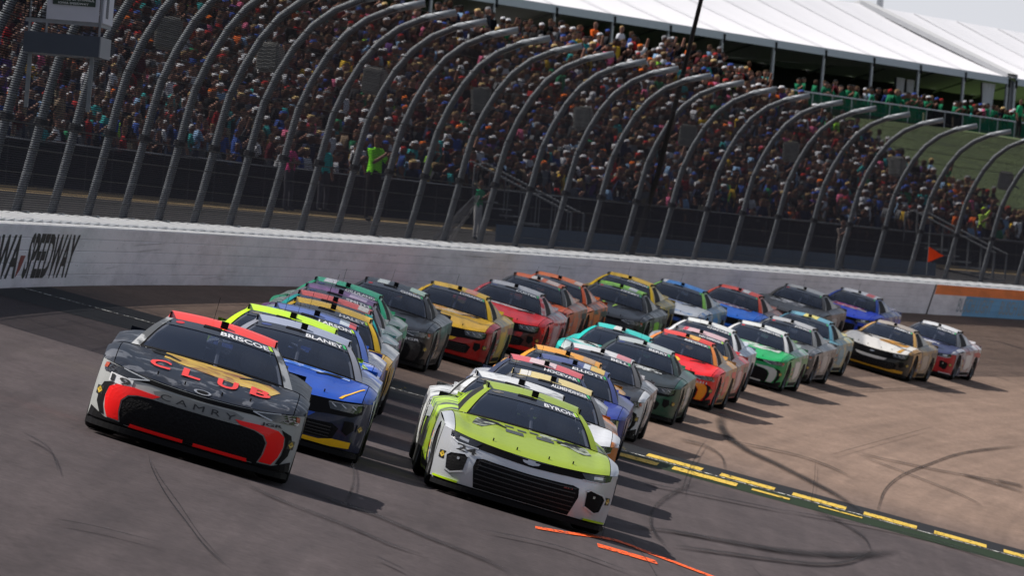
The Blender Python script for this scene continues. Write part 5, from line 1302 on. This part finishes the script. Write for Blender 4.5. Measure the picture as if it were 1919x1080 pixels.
car('A19', 'camaro', 3.27, 133.0, 'blue car with white and red stripes last along the wall', yaw=-1, hood=pt((.018, .065, .50)), roof=pt((.62, .63, .66)), pillar=pt((.03, .06, .26)), side=pt((.30, .30, .34), (.03, .06, .28)), bumper=pt((.02, .06, .42), BK), decals=[hoodpatch(pt((.66, .66, .70), (.42, .08, .14), scale=4), -.66, .55, .66, .92), roofpatch((.55, .14, .14), .35, .75)])
CHK = pt((.06, .065, .065)); LIMP = pt((.27, .35, .055), rough=.22, dirt=.12)
car('B1', 'camaro', 7.90, -10.6, 'lime green car with silver bumper leading the inside line', yaw=3.4, hood=LIMP, fender=pt((.50, .515, .54), rough=.2, metal=.4), bumper=pt((.52, .535, .56), rough=.18, metal=.4, dirt=.12), roof=LIMP, pillar=LIMP, side=pt((.38, .56, .04), (.02, .02, .022), scale=2.2, edge=.48), acc=pt((.40, .56, .04)), name='BYRON', stripe=1,
    decals=[('hood_graphic', S_top, [(-.68, .50), (-.58, .46), (-.42, .70), (-.34, .84), (-.60, .90)], .005, OUTU, pt((.34, .37, .30), (.03, .03, .03), scale=5)), ('hood_graphic', S_top, [(.32, .66), (.58, .50), (.68, .56), (.64, .90), (.40, .90)], .005, OUTU, pt((.34, .37, .30), (.03, .03, .03), scale=5)), hoodpatch(CHK, -.30, -.10, .55, .68, 'hood_check'), hoodpatch(CHK, .05, .25, .62, .74, 'hood_check'), hoodpatch(CHK, -.50, -.36, .74, .88, 'hood_check')] + [hoodpatch(CHK, y, y+.10, .80-.06*(i % 2), .87-.06*(i % 2), 'hood_check') for i, y in enumerate((-.30, -.16, -.02, .12, .26, .40))] + [hoodpatch(pt((.5, .55, .4), (.2, .22, .2), scale=6), .1, .3, .80, .93, 'hood_check')],
    texts=[('bumper_number', S_nose, '24', -.80, -.59, .325, .185, OUTF, BLKT2, .02), ('model_lettering', S_nose, 'ZL1', .40, .50, .42, .39, OUTF, simple('red_grey_badge', (.35, .05, .04), .4), .02)])
car('B2', 'camaro', 7.75, -5.4, 'white and black patterned car tucked behind the lime leader', yaw=1.5, hood=pt((.60, .61, .62), BK), roof=pt((.64, .65, .66), (.30, .31, .32), scale=3, edge=.58), pillar=pt((.60, .61, .62), (.2, .2, .2), scale=4), side=pt((.58, .59, .60), (.05, .05, .05)), bumper=pt(DG))
car('B3', 'camaro', 8.16, 4.1, 'white hooded car with cream roof strip and orange flank', yaw=1.0, hood=pt((.62, .63, .66)), fender=pt((.62, .63, .66), (.50, .17, .04), scale=.8, edge=.55), roof=pt((.62, .52, .26)), pillar=pt((.10, .105, .115)), side=pt((.58, .60, .62), (.50, .17, .04), scale=1.2), bumper=pt((.52, .17, .04)), name='ALLMENDINGER', stripe=0, decals=[roofpatch((.05, .05, .06), -.98, -.82), roofpatch((.64, .62, .58), -.80, -.55), roofpatch((.10, .10, .11), -.05, .12)])
car('B4', 'camaro', 7.96, 14.3, 'red roofed car with navy pillars in the middle stack', hood=pt((.03, .04, .10)), roof=pt((.56, .13, .14)), pillar=pt((.035, .045, .085)), side=pt((.40, .41, .44), (.04, .05, .1)), bumper=pt(DG), name='HOCEVAR', decals=[roofpatch((.64, .50, .52), -.45, .25)])
car('B5', 'camaro', 8.21, 21.4, 'navy blue car with gold trim line on its nose', hood=pt((.030, .045, .22)), roof=pt((.07, .085, .20)), pillar=pt((.06, .075, .20)), side=pt((.03, .045, .2)), bumper=pt((.028, .04, .20)), acc=pt((.5, .42, .16)), name='ELLIOTT', decals=[roofpatch((.62, .44, .16), .45, .85), roofpatch((.55, .58, .64), .25, .43), ('hood_graphic', S_top, [(.2, .8), (.45, .72), (.5, .9), (.25, .93)], .005, OUTU, pt(YEL)), ('nose_trim', S_nose, [(.86, .02), (.885, .02), (.90, .30), (.80, .62), (.60, .72), (.60, .69), (.78, .59), (.875, .30)], .012, OUTF, pt((.62, .55, .28)))])
car('B6', 'camaro', 7.93, 26.8, 'orange roofed car between the navy car and the black and white car', hood=pt((.66, .28, .04)), roof=pt((.68, .33, .08)), pillar=pt((.66, .30, .06)), side=pt((.6, .3, .06), DG), bumper=pt(DG), decals=[roofpatch((.45, .30, .18), .45, .8)])
car('B7', 'camry', 8.10, 36.2, 'black hooded car with white bumper corners in the middle of the inside line', hood=pt((.016, .016, .018)), fender=pt((.60, .61, .63)), roof=pt((.60, .60, .61)), pillar=pt((.10, .10, .105)), side=pt((.40, .40, .42), (.06, .03, .03)), bumper=pt((.60, .61, .63), BK, scale=.7, edge=.56), acc=pt(BK), badge=pt(BK), name='BELL', decals=[roofpatch((.55, .24, .26), .45, .9), ('hood_graphic', S_top, [(-.6, .6), (-.2, .75), (-.3, .9), (-.66, .88)], .005, OUTU, pt((.55, .06, .07), W_))], texts=[('team_lettering', S_nose, 'GR', .66, .80, .27, .20, OUTF, BLKT, .03)])
car('B9', 'mustang', 8.00, 51.2, 'dark green car with black hood and white hood lettering', hood=pt((.014, .018, .018)), fender=pt((.012, .062, .040), (.16, .18, .18), scale=2, edge=.62), roof=pt((.42, .45, .45)), pillar=pt((.035, .05, .05)), side=pt((.014, .075, .045), (.16, .19, .18), edge=.6), bumper=pt((.010, .055, .034)), acc=pt((.010, .05, .032)), name='BERRY', decals=[hoodpatch(pt((.62, .64, .64), (.02, .02, .02), scale=9, edge=.5), -.60, .52, .66, .90)])
car('B8', 'camaro', 7.22, 56.4, 'bright teal car showing above the dark green car', hood=pt((.56, .60, .60), (.04, .45, .42), scale=1.4), fender=pt((.05, .46, .42)), roof=pt((.08, .50, .46)), pillar=pt((.05, .47, .43)), side=pt((.05, .45, .42)), bumper=pt((.05, .45, .42)), decals=[roofpatch((.62, .62, .62), -.35, .05)])
SHELL = [(0 + .17*math.sin(t_)*(.75+.25*math.cos(t_*1)), .56 - .17*math.cos(t_)) for t_ in [i*2*math.pi/14 for i in range(14)]]
car('B10', 'camry', 7.73, 65.8, 'red car with yellow hood emblem and orange grille surround', yaw=-.5, hood=pt((.68, .022, .018)), fender=pt((.66, .03, .02)), roof=pt((.64, .08, .06)), pillar=pt((.60, .22, .08)), side=pt((.50, .26, .08), (.30, .25, .2)), bumper=pt((.62, .018, .016)), acc=pt((.72, .26, .02)), badge=pt((.62, .018, .016)), name='REDDICK', decals=[roofpatch((.70, .40, .12), -.05, .45), ('hood_emblem', S_top, SHELL, .006, OUTU, pt((.80, .46, .02)))], texts=[('bumper_lettering', S_nose, '2311', .62, .82, .30, .22, OUTF, WHT_T, .02)])
car('B11', 'camaro', 7.50, 71.6, 'dark car with white and pink roof strip behind the red car', hood=pt((.10, .10, .11)), roof=pt((.60, .42, .44)), pillar=pt((.06, .062, .066)), side=pt((.40, .04, .05), (.28, .24, .2)), bumper=pt(DG), name='VAN GISBERGEN', stripe=1, decals=[roofpatch((.10, .10, .11), -.98, -.72), roofpatch((.55, .08, .10), -.70, -.55)])
car('B12', 'camaro', 6.92, 79.4, 'white roofed car with pale blue flank behind the red car', hood=pt((.62, .63, .66)), roof=pt((.68, .69, .68)), pillar=pt((.62, .63, .64)), side=pt((.50, .55, .62), (.20, .28, .4)), bumper=pt((.55, .57, .60)), name='CHASTAIN')
car('B13', 'camry', 7.11, 88.7, 'green and white car with white roof in the inside line', yaw=-.5, hood=pt((.02, .32, .10)), fender=pt((.02, .30, .095)), roof=pt((.66, .67, .66)), pillar=pt((.60, .60, .61)), side=pt((.30, .34, .34), (.02, .25, .09)), bumper=pt((.018, .24, .075)), acc=pt((.45, .47, .46)), badge=pt((.02, .26, .08)), name='NEMECHEK', decals=[hoodpatch(pt((.62, .64, .62), (.04, .30, .12), scale=4, edge=.56), -.66, .66, .58, .95)])
car('B14', 'camry', 6.68, 98.2, 'dark grey car with lime lower corners behind the green car', yaw=-.5, hood=pt((.10, .105, .112)), fender=pt((.10, .105, .112), (.22, .22, .23)), roof=pt((.40, .40, .41)), pillar=pt((.16, .165, .17)), side=pt((.14, .14, .145), (.30, .30, .30)), bumper=pt((.06, .062, .066)), acc=pt((.14, .38, .03)), badge=pt(DG), name='JONES', decals=[hoodpatch(pt((.30, .55, .15), (.10, .11, .11), scale=7), -.5, .4, .68, .90)])
car('B15', 'mustang', 6.12, 105.9, 'teal blue and yellow car with tan flank behind the grey car', yaw=-.5, hood=pt((.10, .24, .30)), roof=pt((.14, .30, .38)), pillar=pt((.10, .24, .32)), side=pt((.42, .38, .22), (.10, .24, .32)), bumper=pt((.08, .2, .26)), decals=[roofpatch((.62, .55, .20), -.3, .35)])
car('B16', 'mustang', 6.68, 117.8, 'white and tan hooded car with gold lower lip at the right', yaw=-1, hood=pt((.62, .60, .57)), fender=pt((.36, .20, .06), BK, scale=1.5), roof=pt((.34, .30, .26)), pillar=pt((.44, .27, .11)), side=pt((.14, .12, .10), (.30, .2, .08)), bumper=pt((.016, .015, .014)), acc=pt((.46, .25, .05)), name='PREECE', decals=[('hood_graphic', S_top, [(-.05, .62), (.45, .50), (.66, .62), (.66, .90), (.2, .93), (-.1, .80)], .005, OUTU, pt((.50, .25, .06))), ('side_stripe', S_top, [(.60, .04), (.70, .04), (.71, .45), (.62, .35)], .006, OUTU, pt((.46, .25, .05))), ('maker_badge', S_nose, [(-.06, .14), (.02, .11), (.07, .13), (.03, .17), (-.04, .18)], .012, OUTF, M_CHR)])
car('B17', 'camaro', 6.56, 126.7, 'navy hooded car with red bumper and white flank, last car at the right', yaw=-1, hood=pt((.030, .036, .085)), fender=pt((.42, .42, .45), (.06, .06, .12)), roof=pt((.62, .62, .63)), pillar=pt((.09, .095, .11)), side=pt((.48, .48, .50), (.28, .12, .13)), bumper=pt((.34, .02, .03)), acc=pt((.55, .55, .56)), name='WALLACE', decals=[hoodpatch(pt((.6, .6, .64), (.03, .036, .09), scale=8, edge=.52), -.55, .35, .58, .76)])
for c in CARS: make_car(c)
